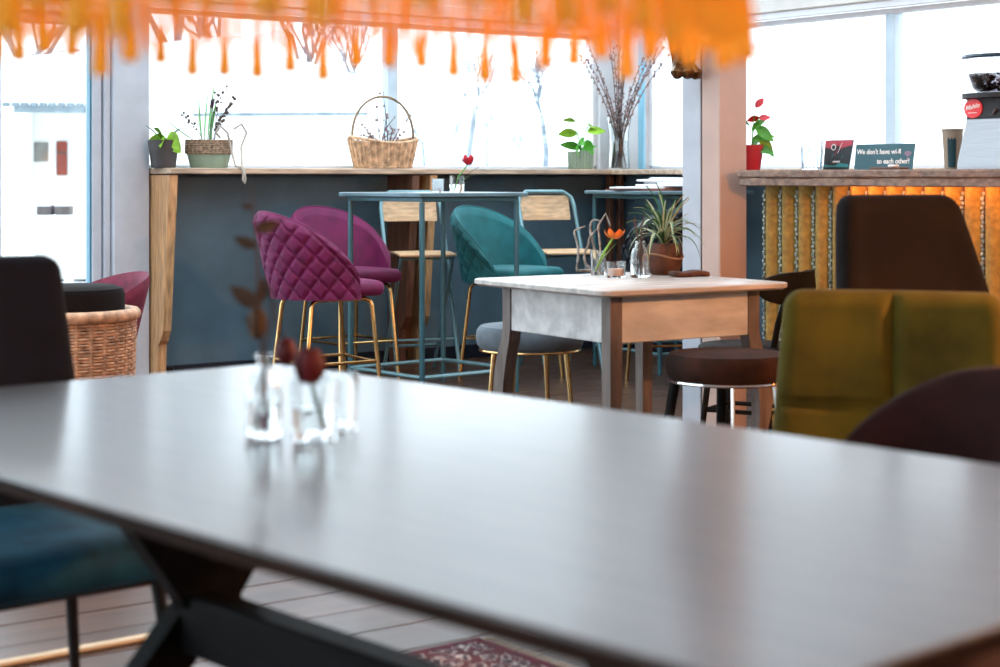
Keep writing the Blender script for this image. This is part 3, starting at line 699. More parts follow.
# spider plant
p = dp(664,6.80,WZ); sp = thing('spider_plant','spider plant with striped arching leaves in a rust brown woven pot on the white table','plant',p)
MB().lathe([(.001,0),(.050,0),(.062,.012),(.074,.05),(.075,.085),(.066,.115),(.060,.125),(.054,.123),(.060,.11),(.001,.105)],n=28).build('pot', M_TERRA, sp)
MB().tube([(.077*math.cos(2*PI*k/24),.077*math.sin(2*PI*k/24),.075+.01*math.sin(2*PI*k/24*2)) for k in range(24)],.004,5,True).build('pot_band', mat('pot_rope',(.30,.16,.09),.8), sp)
bl = []
for d in (.55,.95,1.4):
    vs=[]; fs=[]; n=9
    for i in range(n+1):
        t=i/n; x=.22*t*math.cos(d*t*.6)*.95; z=.22*(t*.75-d*.75*t*t); wd=.0075*(1-t**2.2)+.0006
        vs += [(x,-wd,z+.003),(x,0,z),(x,wd,z+.003)]
    for i in range(n): a=i*3; fs += [(a,a+1,a+4,a+3),(a+1,a+2,a+5,a+4)]
    me=MB().add(vs,fs).mesh('blade',M_LEAFD); me.materials.append(mat('pale_stripe',(.42,.46,.28),.5,var=.15)); 
    for q in range(len(me.polygons)): me.polygons[q].material_index = 1 if q % 2 == 0 else 0
    bl.append(me)
rnd = random.Random(3)
for k in range(54):
    o = link('blade', bl[k%3], sp, (0,0,.115)); o.rotation_euler=(rnd.uniform(-.15,.15),-rnd.uniform(.05,.75) if k%3 else -rnd.uniform(.5,1.1),k*2.4+rnd.uniform(-.2,.2)); s=rnd.uniform(.75,1.25); o.scale=(s,s*1.2,s)
tag(MB().rbox((.16,.075,.022),.010,(12,6,4),(0,0,.011),lambda p: Vector((p.x,p.y+.012*math.sin(p.x*30),p.z+.003*math.sin(p.x*50)))).build('leather_pouch', M_TERRA), 'small flat brown leather pouch at the edge of the white table','pouch')
lpz = bpy.data.objects['leather_pouch']; lpz.location = WF+Vector((math.cos(WA)*.78-math.sin(WA)*.50, math.sin(WA)*.78+math.cos(WA)*.50, WZ+.0005)); lpz.rotation_euler=(0,0,.25)

# ================================================================== ON THE WINDOW LEDGE
def ledge_at(px, b=.15, z=LZ): return R(a_at(px,b), b, z)
def plant_leaves(parent, specs, me):
    for (x,y,z,rx,ry,rz,s) in specs:
        o = link('leaf', me, parent, (x,y,z)); o.rotation_euler=(rx,ry,rz); o.scale=(s,)*3
p1 = thing('potted_plant','grey tapered pot with bright green leaves at the pillar end of the ledge','plant',ledge_at(163.5))
MB().lathe([(.001,0),(.066,0),(.068,.004),(.086,.155),(.080,.155),(.074,.13),(.001,.13)],n=28).build('pot', M_CERAM, p1)
lm = leaf_mesh('leaf',.115,.075,M_LEAFL,.25); lm2 = leaf_mesh('leaf',.10,.05,M_LEAFD,.2)
plant_leaves(p1,[(.02,0,.15,1.2,-.2,2.6,.95),(.0,-.02,.17,1.1,-.7,2.2,.8),(.03,-.02,.17,.9,.75,-.6,1.0),(.045,-.03,.20,1.0,.9,-1.0,1.05),(.02,-.03,.18,.6,.5,-1.9,.9)],lm)
plant_leaves(p1,[(-.02,0,.16,.4,-.9,2.9,1.15),(.03,0,.16,.3,-.9,.2,1.0)],lm2)
for a in (-.05,.02,.05): MB().tube([(0,0,.13),(a*.5,-.01,.17),(a,-.02,.20)],.0025,5).build('stem', M_LEAF, p1)
p2 = thing('planter','green oval planter with woven band, grasses and a trailing cord on the ledge','plant',ledge_at(209),RA)
MB().lathe([(.001,0),(.108,0),(.112,.004),(.132,.075),(.132,.080),(.001,.080)],n=32,ey=.6).build('planter_base', M_SAGE, p2)
bw_ = MB()
for j in range(7):
    for s in (0,1): bw_.tube([((.137+.004*math.sin(i*PI/2+s*PI+j))*math.cos(2*PI*i/64),(.137+.004*math.sin(i*PI/2+s*PI+j))*.62*math.sin(2*PI*i/64),.085+j*.0115+.0035*math.sin(i*PI/2+s*PI)) for i in range(64)],.0045,5,True)
stuff(bw_.build('woven_band', mat('seagrass',(.30,.21,.14),.8,var=.35,vscale=60), p2))
MB().lathe([(.128,.081),(.130,.150),(.122,.150),(.118,.135),(.001,.135)],n=32,ey=.6).build('soil', mat('soil',(.05,.035,.025),.95,var=.3), p2)
rnd = random.Random(11)
gm = leaf_mesh('grass_blade',.36,.026,M_LEAF,.04,n=8); 
for k,(x,lean,L) in enumerate(((-.03,.05,1.0),(-.01,.10,1.12),(.0,.18,.8),(.02,-.05,.75),(-.04,-.12,.9),(-.05,-1.05,.85),(.03,1.2,.5),(.01,.02,.9))):
    o = link('grass_blade',gm,p2,(x,0,.13)); o.rotation_euler=(0,-PI/2+lean,rnd.uniform(-.3,.3)); o.scale=(L,1,1)
for k,(x,tx,tz) in enumerate(((-.03,-.16,.30),(.0,.05,.42),(.02,.13,.34),(.03,.17,.40),(.02,.09,.27),(.03,.10,.46))):
    pts = bez((x,0,.13),(x*.5+tx*.3,0,tz*.8),(tx,0.01,tz),8); s = MB().tube(pts,.0022,5).build('stem', M_TWIG, p2)
    bd = MB()
    for q in pts[4:]:
        for m_ in range(2): bd.ball((q.x+rnd.uniform(-.016,.016),q.y+rnd.uniform(-.01,.01),q.z+rnd.uniform(-.012,.012)),rnd.uniform(.006,.011),6,4)
    stuff(bd.build('seed_heads', M_TWIG, s))
MB().ball((.02,0,.37),.013,8,5,1.6).build('dark_bud', mat('dark_plum',(.03,.012,.03),.6), p2)
MB().tube([(.03,-.08,.17),(.0,-.085,.20),(.02,-.09,.24),(.07,-.09,.20),(.10,-.10,.06),(.105,-.12,.012),(.12,-.16,.006),(.13,-.168,-.02),(.125,-.170,-.07),(.135,-.170,-.085),(.142,-.168,-.06),(.132,-.168,-.01),(.13,-.15,.01),(.15,-.10,.12),(.19,-.09,.20),(.16,-.085,.25),(.11,-.085,.22)],.007,6).build('cord', mat('white_cord',(.40,.35,.30),.8), p2)
# basket
bk = thing('handled_basket','pale wicker basket with tall hoop handle and twigs on the ledge','basket',ledge_at(383,.16),RA)
def bpt(u,v,off):
    a=2*PI*u; r=.180+.045*v+off; return Vector((r*math.cos(a),r*.62*math.sin(a),.006+.165*v+(.018*math.cos(2*a) if v>.8 else 0)*(v-.8)*5))
stuff(weave(bpt,96,16,.0055,.004).build('weave', M_WICKERP, bk))
for i in range(32): MB().tube([bpt(i/32,0,.008),bpt(i/32,.98,.008)],.0075,6).build('stake', M_WICKERP, bk)
MB().tube([bpt(i/48,1,0) for i in range(48)],.009,8,True).build('rim', M_WICKERP, bk)
MB().tube([bpt(i/40,.0,.004*math.sin(i*PI/2)) +Vector((0,0,.004)) for i in range(40)],.009,6,True).build('foot_braid', M_WICKERP, bk)
MB().lathe([(.175,.006),(.177,.014)],n=32,ey=.62).build('base', M_WICKERP, bk)
hp=[(.218*math.cos(PI*k/24),0,.17+.265*math.sin(PI*k/24)**.85) for k in range(25)]
MB().tube(hp,.008,8).build('handle', mat('vine_handle',(.24,.17,.10),.7,var=.3), bk)
rnd = random.Random(5)
for k in range(16):
    a=rnd.uniform(0,2*PI); r=rnd.uniform(.05,.23); z=rnd.uniform(.17,.34) if k>1 else .46
    e=(r*math.cos(a),.05*math.sin(a),z) if k>1 else (-.03*k,0,z)
    pts=bez((rnd.uniform(-.08,.08),rnd.uniform(-.04,.04),.02),(rnd.uniform(-.1,.1),0,.17),e,7)
    t=MB().tube(pts,[.006-.0006*i for i in range(8)],5).build('twig', M_TWIG, bk)
    bd=MB()
    for q in pts[4:]: bd.ball((q.x+rnd.uniform(-.012,.012),q.y,q.z+rnd.uniform(-.012,.012)),rnd.uniform(.006,.010),6,4)
    stuff(bd.build('buds', M_BUD, t))
# small fluted pot
p3 = thing('potted_plant','small fluted sage pot with bright green leaves beside the branch vase','plant',ledge_at(580.5,.16)); p3.scale=(1.12,)*3
fl_ = MB(); n=48; fl_.rings([[((r+.003*math.cos(24*2*PI*i/n))*math.cos(2*PI*i/n),(r+.003*math.cos(24*2*PI*i/n))*math.sin(2*PI*i/n),z) for i in range(n)] for r,z in ((.066,0),(.070,.004),(.075,.105),(.068,.105),(.066,.09))]); fl_.build('pot', M_SAGE, p3)
plant_leaves(p3,[(0,0,.10,.5,-.6,.3,1.0),(0,0,.11,.9,-.5,1.8,1.0),(.0,0,.12,.8,-.4,3.0,1.1),(-.01,-.02,.16,1.0,.7,-2.0,.95),(.03,-.02,.17,.9,.8,-1.2,.9),(0,-.02,.18,.8,.3,-1.6,.8)],leaf_mesh('leaf',.11,.065,M_LEAF,.3))
plant_leaves(p3,[(-.02,0,.21,.9,-.1,2.8,1.0),(.04,0,.22,.8,-.2,.1,1.0),(.05,-.01,.25,.6,-.1,1.0,.9),(-.03,0,.28,.6,-.3,3.2,.7)],leaf_mesh('leaf',.11,.07,M_LEAFL,.25))
for e in ((-.03,0,.23),(.045,0,.25),(-.04,0,.28),(.0,-.02,.19)): MB().tube(bez((0,0,.09),(e[0]*.2,0,e[2]*.8),e,6),.0028,5).build('stem', M_LEAF, p3)
# glass vase with long budding branches in the corner
vz = thing('branch_vase','tall clear glass vase of long budding branches in the window corner','vase',R(1.80,.22,LZ))
MB().lathe([(.001,0),(.070,0),(.072,.006),(.064,.15),(.066,.25),(.084,.36),(.081,.36),(.062,.25),(.060,.15),(.066,.012),(.001,.010)],n=28).build('vase', GLASS, vz)
MB().lathe([(.001,.0105),(.0655,.012),(.0595,.15),(.0605,.19),(.001,.191)],n=28).build('water', WATER, vz)
rnd = random.Random(9)
tips = [(-.36,.82),(-.30,.98),(-.16,1.02),(-.10,.96),(-.02,1.18),(.0,1.04),(.04,1.14),(.08,1.08),(.22,.86),(.38,.92),(.30,.78),(.24,.62),(-.22,.62),(-.06,.80),(.12,.72),(-.34,.70),(.42,.82),(.02,.88)]
for k,(tx,tz) in enumerate(tips):
    b0=(rnd.uniform(-.04,.04),rnd.uniform(-.03,.03),.015); yy=rnd.uniform(-.1,.25)
    e_=(ND*tx*1.45-WD*.03 if tx>0 else WD*tx*1.2+ND*.05)+ND*yy*.5; pts=bez(b0,(-b0[0]*.4+e_.x*.05,e_.y*.05,.42),(e_.x,e_.y,tz),16)
    br=MB().tube(pts,[.0048-.0035*i/16 for i in range(17)],6).build('branch', M_TWIG, vz)
    bd=MB()
    for i in range(5,17):
        for m_ in range(3):
            q=pts[i]+(pts[min(16,i+1)]-pts[i])*rnd.random(); bd.ball((q.x+rnd.uniform(-.011,.011),q.y+rnd.uniform(-.011,.011),q.z),rnd.uniform(.004,.0075),6,4,1.4)
    stuff(bd.build('buds', M_BUD, br))
# papers on the second tall table
rnd = random.Random(2)
for k,(dx,dy,rz,wd,hd) in enumerate(((-.12,-.10,.3,.42,.30),(.03,-.04,.5,.44,.32),(.10,.02,.15,.40,.30),(.0,.10,.7,.42,.29))):
    sh = MB().rbox((wd,hd,.0135),.005,(14,8,4),(0,0,.00675),lambda p,k=k: Vector((p.x,p.y,p.z+(.02 if k == 3 and p.z > 0 else 0)*max(0,math.sin(p.x*9+k*1.7))))).build('newspaper', M_PAPER)
    sh.location = BT2+Vector((dx,dy,1.0685+.0145*k)); sh.rotation_euler=(0,0,.58+rz)
    tag(sh, ['white newspaper sheet at the bottom of the pile on the tall table','creased white newspaper second from the bottom of the pile on the tall table','creased white newspaper second from the top of the pile on the tall table','curled white newspaper on top of the pile on the tall table'][k],'newspaper','papers on the tall table')
tag(MB().rbox((.60,.42,.010),.004,(8,6,2),(0,0,.005)).build('wooden_tray', mat('red_brown_board',(.20,.06,.04),.5,var=.2)),'thin red brown wooden board under the corner of the white post table','board')
bd_ = bpy.data.objects['wooden_tray']; bd_['label']='thin red brown wooden board under the newspapers on the tall table'
bd_.location=BT2+Vector((-.02,-.03,1.0685)); bd_.rotation_euler=(0,0,.6)
for o in bpy.data.objects:
    if o.name.startswith('newspaper'): o.location.z += .0105

# ================================================================== ON THE COUNTER
rp = thing('flower_pot','red pot with red anthurium flowers beside the white post on the counter','plant',onct(ct_along(752,.18),.18))
MB().lathe([(.001,0),(.035,0),(.038,.006),(.055,.115),(.050,.115),(.046,.10),(.001,.10)],n=24).build('pot', mat('red_glaze',(.50,.03,.05),.3,var=.1), rp)
plant_leaves(rp,[(0,0,.10,.5,-1.1,.2,.9),(.01,0,.11,.9,.2,-.8,1.0),(.0,0,.14,1.0,-.3,-.4,1.0),(.02,0,.20,.9,.5,-1.0,1.1),(.0,0,.18,.8,-.9,-.1,.9),(-.01,0,.2,.6,-.8,2.6,1.0),(.04,0,.13,.9,.7,-.2,.9)],leaf_mesh('leaf',.10,.045,M_LEAF,.3))
plant_leaves(rp,[(.03,0,.16,1.1,.8,-.7,1.0)],leaf_mesh('leaf',.10,.045,M_LEAFL,.3))
fl2 = leaf_mesh('flower',.06,.035,M_RED,.1)
for (x,z,ry,rz) in ((.018,.285,-.9,.3),(.03,.235,-.2,.2),(.035,.24,.2,2.8)):
    o=link('flower',fl2,rp,(x,0,z)); o.rotation_euler=(.9,ry,rz); MB().tube(bez((0,0,.10),(0,0,.2),(x,0,z),6),.002,5).build('stem', M_LEAF, rp)
rg = thing('ribbed_glass','tall ribbed clear glass on the counter beside the red postcard','glass',onct(ct_along(812,.08),.08))
m_=MB(); n=48
def rr_(r,z): return [((r+.0026*math.cos(16*2*PI*i/n))*math.cos(2*PI*i/n),(r+.0026*math.cos(16*2*PI*i/n))*math.sin(2*PI*i/n),z) for i in range(n)]
m_.rings([rr_(.001,0),rr_(.040,0),rr_(.042,.006),rr_(.045,.135),rr_(.042,.135),rr_(.039,.012),rr_(.001,.011)]); m_.build('glass_wall', GLASS, rg)
for i in range(16): MB().tube([(.0405*math.cos(2*PI*i/16),.0405*math.sin(2*PI*i/16),.008),(.0462*math.cos(2*PI*i/16),.0462*math.sin(2*PI*i/16),.10)],.0022,6).build('rib',thin_glass('rib_glass',(.55,.62,.68),.2) if i==0 else MATS['rib_glass'],rg)
FACE = RA - PI/2                                   # local -y faces the guests' side of the counter
def card(name,label,cat,px0,px1,behind,h,m,skew=0,tilt=.12):
    a0,a1=ct_along(px0,behind),ct_along(px1,behind); c=thing(name,label,cat,onct((a0+a1)/2,behind),FACE); w_=(a1-a0)
    o=MB().add([(-w_/2,0,0),(w_/2-skew,0,0),(w_/2,tilt*h,h),(-w_/2,tilt*h,h),(-w_/2,.004,0),(w_/2-skew,.004,0),(w_/2,tilt*h+.004,h),(-w_/2,tilt*h+.004,h)],[(0,1,2,3),(7,6,5,4),(0,4,5,1),(1,5,6,2),(2,6,7,3),(3,7,4,0)]).build('board',m,c,False)
    return c,w_
c1,w1=card('postcard','small dark postcard with red top and white lettering on the counter','card',823,851,.16,.128,mat('print_black',(.02,.03,.035),.5,var=.3),.016)
def onboard(parent,x,z,pts,m,name,tilt=.12,d=-.0012):
    n=len(pts); MB().add([(x+q[0],(z+q[1])*tilt+d,z+q[1]) for q in pts],[tuple(range(n))]).build(name,m,parent,False)
REDP=mat('print_red',(.42,.05,.08),.5,var=.1); WHP=mat('print_white',(.80,.82,.82),.5,var=0); TEALP=mat('print_teal',(.03,.22,.24),.5,var=.1)
onboard(c1,0,0,[(-w1/2+.001,.127),(w1/2-.002,.127),(w1/2-.004,.106),(.012,.092),(-.005,.108),(-.022,.088),(-w1/2+.001,.098)][::-1],REDP,'print_shape')
onboard(c1,-.028,.098,[(.014*math.cos(2*PI*k/16),.014*math.sin(2*PI*k/16)) for k in range(16)],WHP,'print_ring',d=-.0016)
onboard(c1,-.028,.098,[(.010*math.cos(2*PI*k/16),.010*math.sin(2*PI*k/16)) for k in range(16)],mat('print_black',(.02,.03,.035)),'print_ring',d=-.002)
for (x,z,dx,hh,mm) in ((-.004,.072,.022,.046,WHP),(.016,.086,.014,.030,REDP),(-.036,.052,.010,.022,TEALP),(-.022,.060,.016,.030,REDP),(.018,.050,.012,.014,TEALP)): onboard(c1,x,z,[(0,0),(.003,0),(dx+.003,hh),(dx,hh)],mm,'print_stroke',d=-.0015)
for k_ in range(5): onboard(c1,-.026+k_*.0085,.032,[(0,0),(.006,0),(.006,.007+.002*(k_%2)),(0,.007)],WHP,'print_letter',d=-.0016)
onboard(c1,0,0,[(-w1/2+.001,.012),(w1/2-.016,.012),(w1/2-.014,.024),(.01,.030),(-.015,.018),(-w1/2+.001,.026)],TEALP,'print_shape')
text_mesh('Ghost',.016,'lettering',WHP,c1,(-.026,.028*.12-.0016,.028),(PI/2-.12,0,0)) if False else None
c2,w2=card('counter_sign','teal sign saying no wifi talk to each other standing on the counter','sign',854,913,.16,.108,mat('sign_teal',(.028,.105,.135),.5,var=.06),.006)
text_mesh("We don't have wi-fi",.030,'lettering',WHP,c2,(-w2/2+.010,.066*.12-.0016,.066),(PI/2-.12,0,0))
text_mesh("to each other!",.030,'lettering',WHP,c2,(-.035,.026*.12-.0016,.026),(PI/2-.12,0,0))
WF_=mat('print_mauve',(.42,.22,.34),.5,var=0)
for k,r in enumerate((.010,.018,.026)):
    pts=[(r*math.cos(a),r*math.sin(a)) for a in [math.radians(40+100*i/8) for i in range(9)]]+[((r-.004)*math.cos(a),(r-.004)*math.sin(a)) for a in [math.radians(140-100*i/8) for i in range(9)]]
    onboard(c2,w2/2-.032,.050,pts,WF_,'wifi_arc',d=-.0016)
onboard(c2,w2/2-.032,.046,[(.004*math.cos(2*PI*k/10),.004*math.sin(2*PI*k/10)) for k in range(10)],WF_,'wifi_dot',d=-.0016)
tr=thing('pen_tray','thin dark wooden tray with a small white tag on the counter','tray',onct(ct_along(893,.02),.02),FACE)
MB().bbox((-.10,-.03,0),(.06,.03,.010),.003).build('tray', M_BROWNWOOD, tr); MB().bbox((.0,-.034,.010),(.035,.0,.020),.003).build('tag', M_PAPER, tr)
kc=thing('paper_cup','tan kraft paper cup with dark teal emblem beside the grinder','cup',onct(ct_along(952.5,.20),.20),FACE)
MB().lathe([(.001,0),(.030,0),(.032,.004),(.041,.155),(.044,.158),(.044,.163),(.038,.163),(.030,.02),(.001,.02)],n=28).build('cup', mat('kraft',(.42,.31,.22),.7,var=.06), kc)
em=MB(); vs=[];fs=[]
for j in range(6):
    z=.008+.022*j; r=.0318+.009*(z/.155)+.0008
    for i in range(7): a=-PI/2+.15+.9*i/6; vs.append((r*math.cos(a),r*math.sin(a),z+(.012 if j==5 and i%2 else 0)))
for j in range(5):
    for i in range(6): a=j*7+i; fs.append((a,a+1,a+8,a+7))
em.add(vs,fs).build('emblem', mat('print_dark_teal',(.01,.06,.075),.5,var=.2), kc)
gr=thing('coffee_grinder','coffee grinder with steel body, bean hopper and red round badge on the counter','coffee grinder',onct(ct_along(1004,.10),.10),FACE)
def sq(wd,dp_,z,c=.02): return [(x,y,z) for x,y in ((-wd+c,-dp_),(wd-c,-dp_),(wd,-dp_+c),(wd,dp_-c),(wd-c,dp_),(-wd+c,dp_),(-wd,dp_-c),(-wd,-dp_+c))]
MB().rings([sq(.150,.10,0),sq(.148,.10,.03),sq(.118,.09,.19),sq(.118,.09,.205)]).build('body', M_STEEL, gr)
MB().rings([sq(.120,.085,.206),sq(.112,.085,.28),sq(.118,.088,.29)]).build('head', M_BLACK, gr)
MB().lathe([(.001,.291),(.150,.291),(.150,.311),(.001,.311)],n=36).build('collar', M_BLACK, gr)
MB().lathe([(.09,.312),(.112,.335),(.130,.392),(.126,.392),(.106,.335),(.085,.32)],n=36).build('hopper', thin_glass('smoked',(.62,.60,.62),.1), gr)
bm_=MB(); rnd=random.Random(4)
for k in range(420):
    a=rnd.uniform(0,2*PI); zz=rnd.uniform(.325,.388); r=(.086+.033*(zz-.322)/.066)*math.sqrt(rnd.uniform(.55,1)); bm_.ball((r*math.cos(a),r*math.sin(a),zz),.0065,6,4,.8)
stuff(bm_.build('coffee_beans', mat('coffee_bean',(.055,.02,.015),.45,var=.3), gr))
MB().lathe([(.128,.393),(.132,.452),(.131,.452),(.127,.393)],n=36).build('hopper_tube', thin_glass('clear_plastic',(.995,.995,.995),.01), gr)
MB().lathe([(.001,.453),(.148,.453),(.154,.460),(.150,.470),(.06,.478),(.001,.479)],n=36).build('hopper_lid', mat('blue_smoke',(.03,.07,.12),.15,var=0,coat=.5), gr)
bx0=-.070
def disc(r,y,n=28): return [(bx0+r*math.cos(2*PI*k/n),y,.25+r*math.sin(2*PI*k/n)) for k in range(n)]
MB().rings([disc(.040,-.0852),disc(.040,-.0905)]).build('badge', mat('badge_red',(.70,.03,.04),.4,var=.05), gr)
gr.scale=(1.04,1.04,.93)
text_mesh('Mahlo',.026,'lettering',WHP,gr,(bx0-.032,-.0912,.243),(PI/2,-.2,0),.35)
MB().box((bx0-.020,-.0915,.231),(bx0+.018,-.0907,.2335)).build('underline',WHP,gr,False)
MB().tube([(.02,-.088,.225),(.04,-.098,.245)],.005,8).build('lever', M_STEEL, gr)

# ================================================================== RUGS, FLOOR STRIP
def rug_mat(name):
    m=bpy.data.materials.new(name); m.use_nodes=True; nt=m.node_tree; L=nt.links; b=nt.nodes['Principled BSDF']; b.inputs['Roughness'].default_value=.95
    tc=nt.nodes.new('ShaderNodeTexCoord'); v=nt.nodes.new('ShaderNodeTexVoronoi'); v.inputs['Scale'].default_value=30; n=nt.nodes.new('ShaderNodeTexNoise'); n.inputs['Scale'].default_value=45
    L.new(tc.outputs['Object'],v.inputs['Vector']); L.new(tc.outputs['Object'],n.inputs['Vector'])
    mx=nt.nodes.new('ShaderNodeMath'); mx.operation='ADD'; L.new(v.outputs['Distance'],mx.inputs[0]); L.new(n.outputs['Fac'],mx.inputs[1])
    r=nt.nodes.new('ShaderNodeValToRGB'); r.color_ramp.interpolation='CONSTANT'; e=r.color_ramp.elements; e[0].position=0; e[0].color=(.012,.010,.022,1); e[1].position=.62; e[1].color=(.055,.006,.016,1)
    for p_,c_ in ((.80,(.012,.012,.03)),(.92,(.60,.55,.52)),(1.0,(.07,.01,.018))): q=e.new(min(1,p_)); q.color=(*c_,1)
    L.new(mx.outputs[0],r.inputs[0]); L.new(r.outputs[0],b.inputs['Base Color']); return m
RM=rug_mat('persian_pattern'); RB=mat('rug_border',(.10,.008,.022),.95,var=.3,vscale=40)
def rug(label,corner,ang,L,W):
    c=thing('patterned_rug',label,'rug',corner,ang)
    MB().bbox((.03,.03,.0005),(L-.03,W-.03,.011),.003).build('pile',RM,c)
    for lo,hi in (((0,0),(L,.029)),((0,W-.029),(L,W)),((0,.0295),(.029,W-.0295)),((L-.029,.0295),(L,W-.0295))): MB().bbox((*lo,.0005),(*hi,.010),.003).build('border',RB,c)
    fr=MB()
    for i in range(int(W/.012)):
        for x,s in ((0,-1),(L,1)): fr.tube([(x,i*.012+.006,.004),(x+s*.04,i*.012+.006+random.uniform(-.004,.004),.003)],.002,4)
    stuff(fr.build('fringe',mat('rug_fringe',(.6,.55,.48),.9),c)); return c
rug('dark red patterned rug on the boards beyond the navy chair',gp(-20,611,0),math.radians(38),1.8,1.0)
pc=gp(478,641,0); ra=math.radians(38); rug('small dark red and white patterned rug under the dining table',pc+Vector((math.sin(ra),-math.cos(ra),0))*1.2-Vector((math.cos(ra),math.sin(ra),0))*.65,ra,.65,1.2)
fs_=thing('floor_strip','narrow pale wooden strip laid on the floor by the navy chair','floor strip',gp(-30,672,0),math.radians(38))
MB().bbox((0,-.018,.0005),(.75,.018,.012),.004).build('strip', mat('pale_wood',(.62,.46,.27),.5,var=.15,stretch=(1,8,8)), fs_)
pg=thing('floor_socket','small black socket box at the foot of the slate wall','socket',R(a_at(168,.06),.07,0),RA)
MB().bbox((-.05,-.03,0),(.09,.03,.03),.005).build('box', M_BLACK, pg); MB().lathe([(.001,.03),(.015,.03),(.015,.06),(.028,.065),(.028,.085),(.001,.09)],n=14).build('plug', M_BLACK, pg)

# ================================================================== LAMPS
# fringed shade over the dining table
LC=Vector((-.125,1.35,0)); LR=.318; FR=1.352
FRM=bpy.data.materials.new('orange_fringe'); FRM.use_nodes=True; nt=FRM.node_tree; nt.nodes.clear()
o_=nt.nodes.new('ShaderNodeOutputMaterial'); d_=nt.nodes.new('ShaderNodeBsdfDiffuse'); t_=nt.nodes.new('ShaderNodeBsdfTranslucent'); x_=nt.nodes.new('ShaderNodeMixShader'); x_.inputs[0].default_value=.6
t_.inputs[0].default_value=(1.0,.72,.17,1)
nz=nt.nodes.new('ShaderNodeTexNoise'); nz.inputs['Scale'].default_value=25; rp_=nt.nodes.new('ShaderNodeValToRGB'); rp_.color_ramp.elements[0].color=(1,.60,.11,1); rp_.color_ramp.elements[1].color=(1,.72,.17,1)
nt.links.new(nz.outputs['Fac'],rp_.inputs[0]); nt.links.new(rp_.outputs[0],d_.inputs[0])
nt.links.new(d_.outputs[0],x_.inputs[1]); nt.links.new(t_.outputs[0],x_.inputs[2]); nt.links.new(x_.outputs[0],o_.inputs[0])
fpend=thing('fringed_pendant','orange fringed fabric pendant lamp hanging low over the dining table','lamp',LC)
n=64
def cir(r,z): return [(r*math.cos(2*PI*i/n),r*math.sin(2*PI*i/n),z) for i in range(n)]
MB().rings([cir(LR,FR),cir(LR*.98,FR+.05),cir(LR*.80,FR+.22),cir(LR*.45,FR+.36),cir(LR*.15,FR+.42),cir(LR*.14,FR+.415),cir(LR*.44,FR+.352),cir(LR*.79,FR+.215),cir(LR*.97,FR+.05),cir(LR*.99,FR),cir(LR,FR)],cap=False).build('shade',FRM,fpend)
fg=MB(); rnd=random.Random(8)
for i in range(1350):
    a=2*PI*i/1350; a+=.45*math.sin(62*a)/62; x,y=LR*.995*math.cos(a),LR*.995*math.sin(a); l=rnd.uniform(.062,.088)
    fg.tube([(x,y,FR),(x+rnd.uniform(-.002,.002),y+rnd.uniform(-.002,.002),FR-l)],.0009,3,cap=False)
stuff(fg.build('fringe',FRM,fpend,False))
tm=MB().lathe([(.001,.0),(.001,-.045),(.003,-.05),(.0042,-.056),(.0026,-.061),(.006,-.075),(.0085,-.108),(.006,-.110)],n=8).mesh('tassel',FRM)
for i in range(62):
    a=2*PI*i/62; q=link('tassel',tm,fpend,(LR*math.cos(a),LR*math.sin(a),FR)); q.scale.z=rnd.uniform(.82,1.06)
MB().tube([(0,0,FR+.41),(0,0,CEIL)],.004,6).build('cord',M_BLACK,fpend)
MB().ball((0,0,FR+.16),.045,16,10).build('bulb',mat('warm_bulb',(1,.8,.5),.4,var=0,emit=(1,.62,.28),es=30),fpend)
# warm pendants further right, over the tables out of the picture
def pendant(label,loc,watts):
    c=thing('pendant_lamp',label,'lamp',(loc[0],loc[1],0)); z=loc[2]
    MB().lathe([(.16,z),(.155,z+.05),(.10,z+.16),(.03,z+.20),(.025,z+.20),(.095,z+.155),(.15,z+.05),(.156,z)],n=32,cap=False).build('shade',M_BRASS,c)
    MB().tube([(0,0,z+.20),(0,0,CEIL)],.004,6).build('cord',M_BLACK,c)
    MB().ball((0,0,z+.05),.04,16,10).build('bulb',MATS['warm_bulb'],c)
    l=bpy.data.lights.new('pendant_light','POINT'); l.energy=watts; l.color=(1,.43,.17); l.shadow_soft_size=.05; lo=link('pendant_light',l,c,(0,0,z-.06))
    return c
pendant('brass pendant lamp hanging over the seats right of the dining table',(2.35,3.6,1.75),340)
pendant('brass pendant lamp hanging over the seats nearest the counter end',(2.9,1.2,1.75),110)

# ================================================================== OUTSIDE
def outgrp(name,label,cat,loc=(0,0,0),rz=0): return thing(name,label,cat,loc,rz)
gx=MB(); rnd=random.Random(12); N=40; vs=[]; fs=[]
for j in range(N+1):
    for i in range(N+1):
        x=-60+120*i/N; y=-25+125*j/N; p_=Vector((x,y,0))-W0; inside = p_.dot(ND)>-.6 and p_.dot(WD)<A_COR+.6 and p_.dot(WD)>A_MIN-.8 and p_.dot(ND)<B_MAX+.8
        far=max(0,p_.dot(-ND)-22); z=-.35+.02*far+ .0035*far*far*.5 + (rnd.uniform(-.05,.05))
        vs.append((x,y,min(z,9)))
for j in range(N):
    for i in range(N): a=j*(N+1)+i; fs.append((a,a+1,a+N+2,a+N+1))
g_=MB().add(vs,fs).build('snow_ground',M_SNOW); struct(g_)
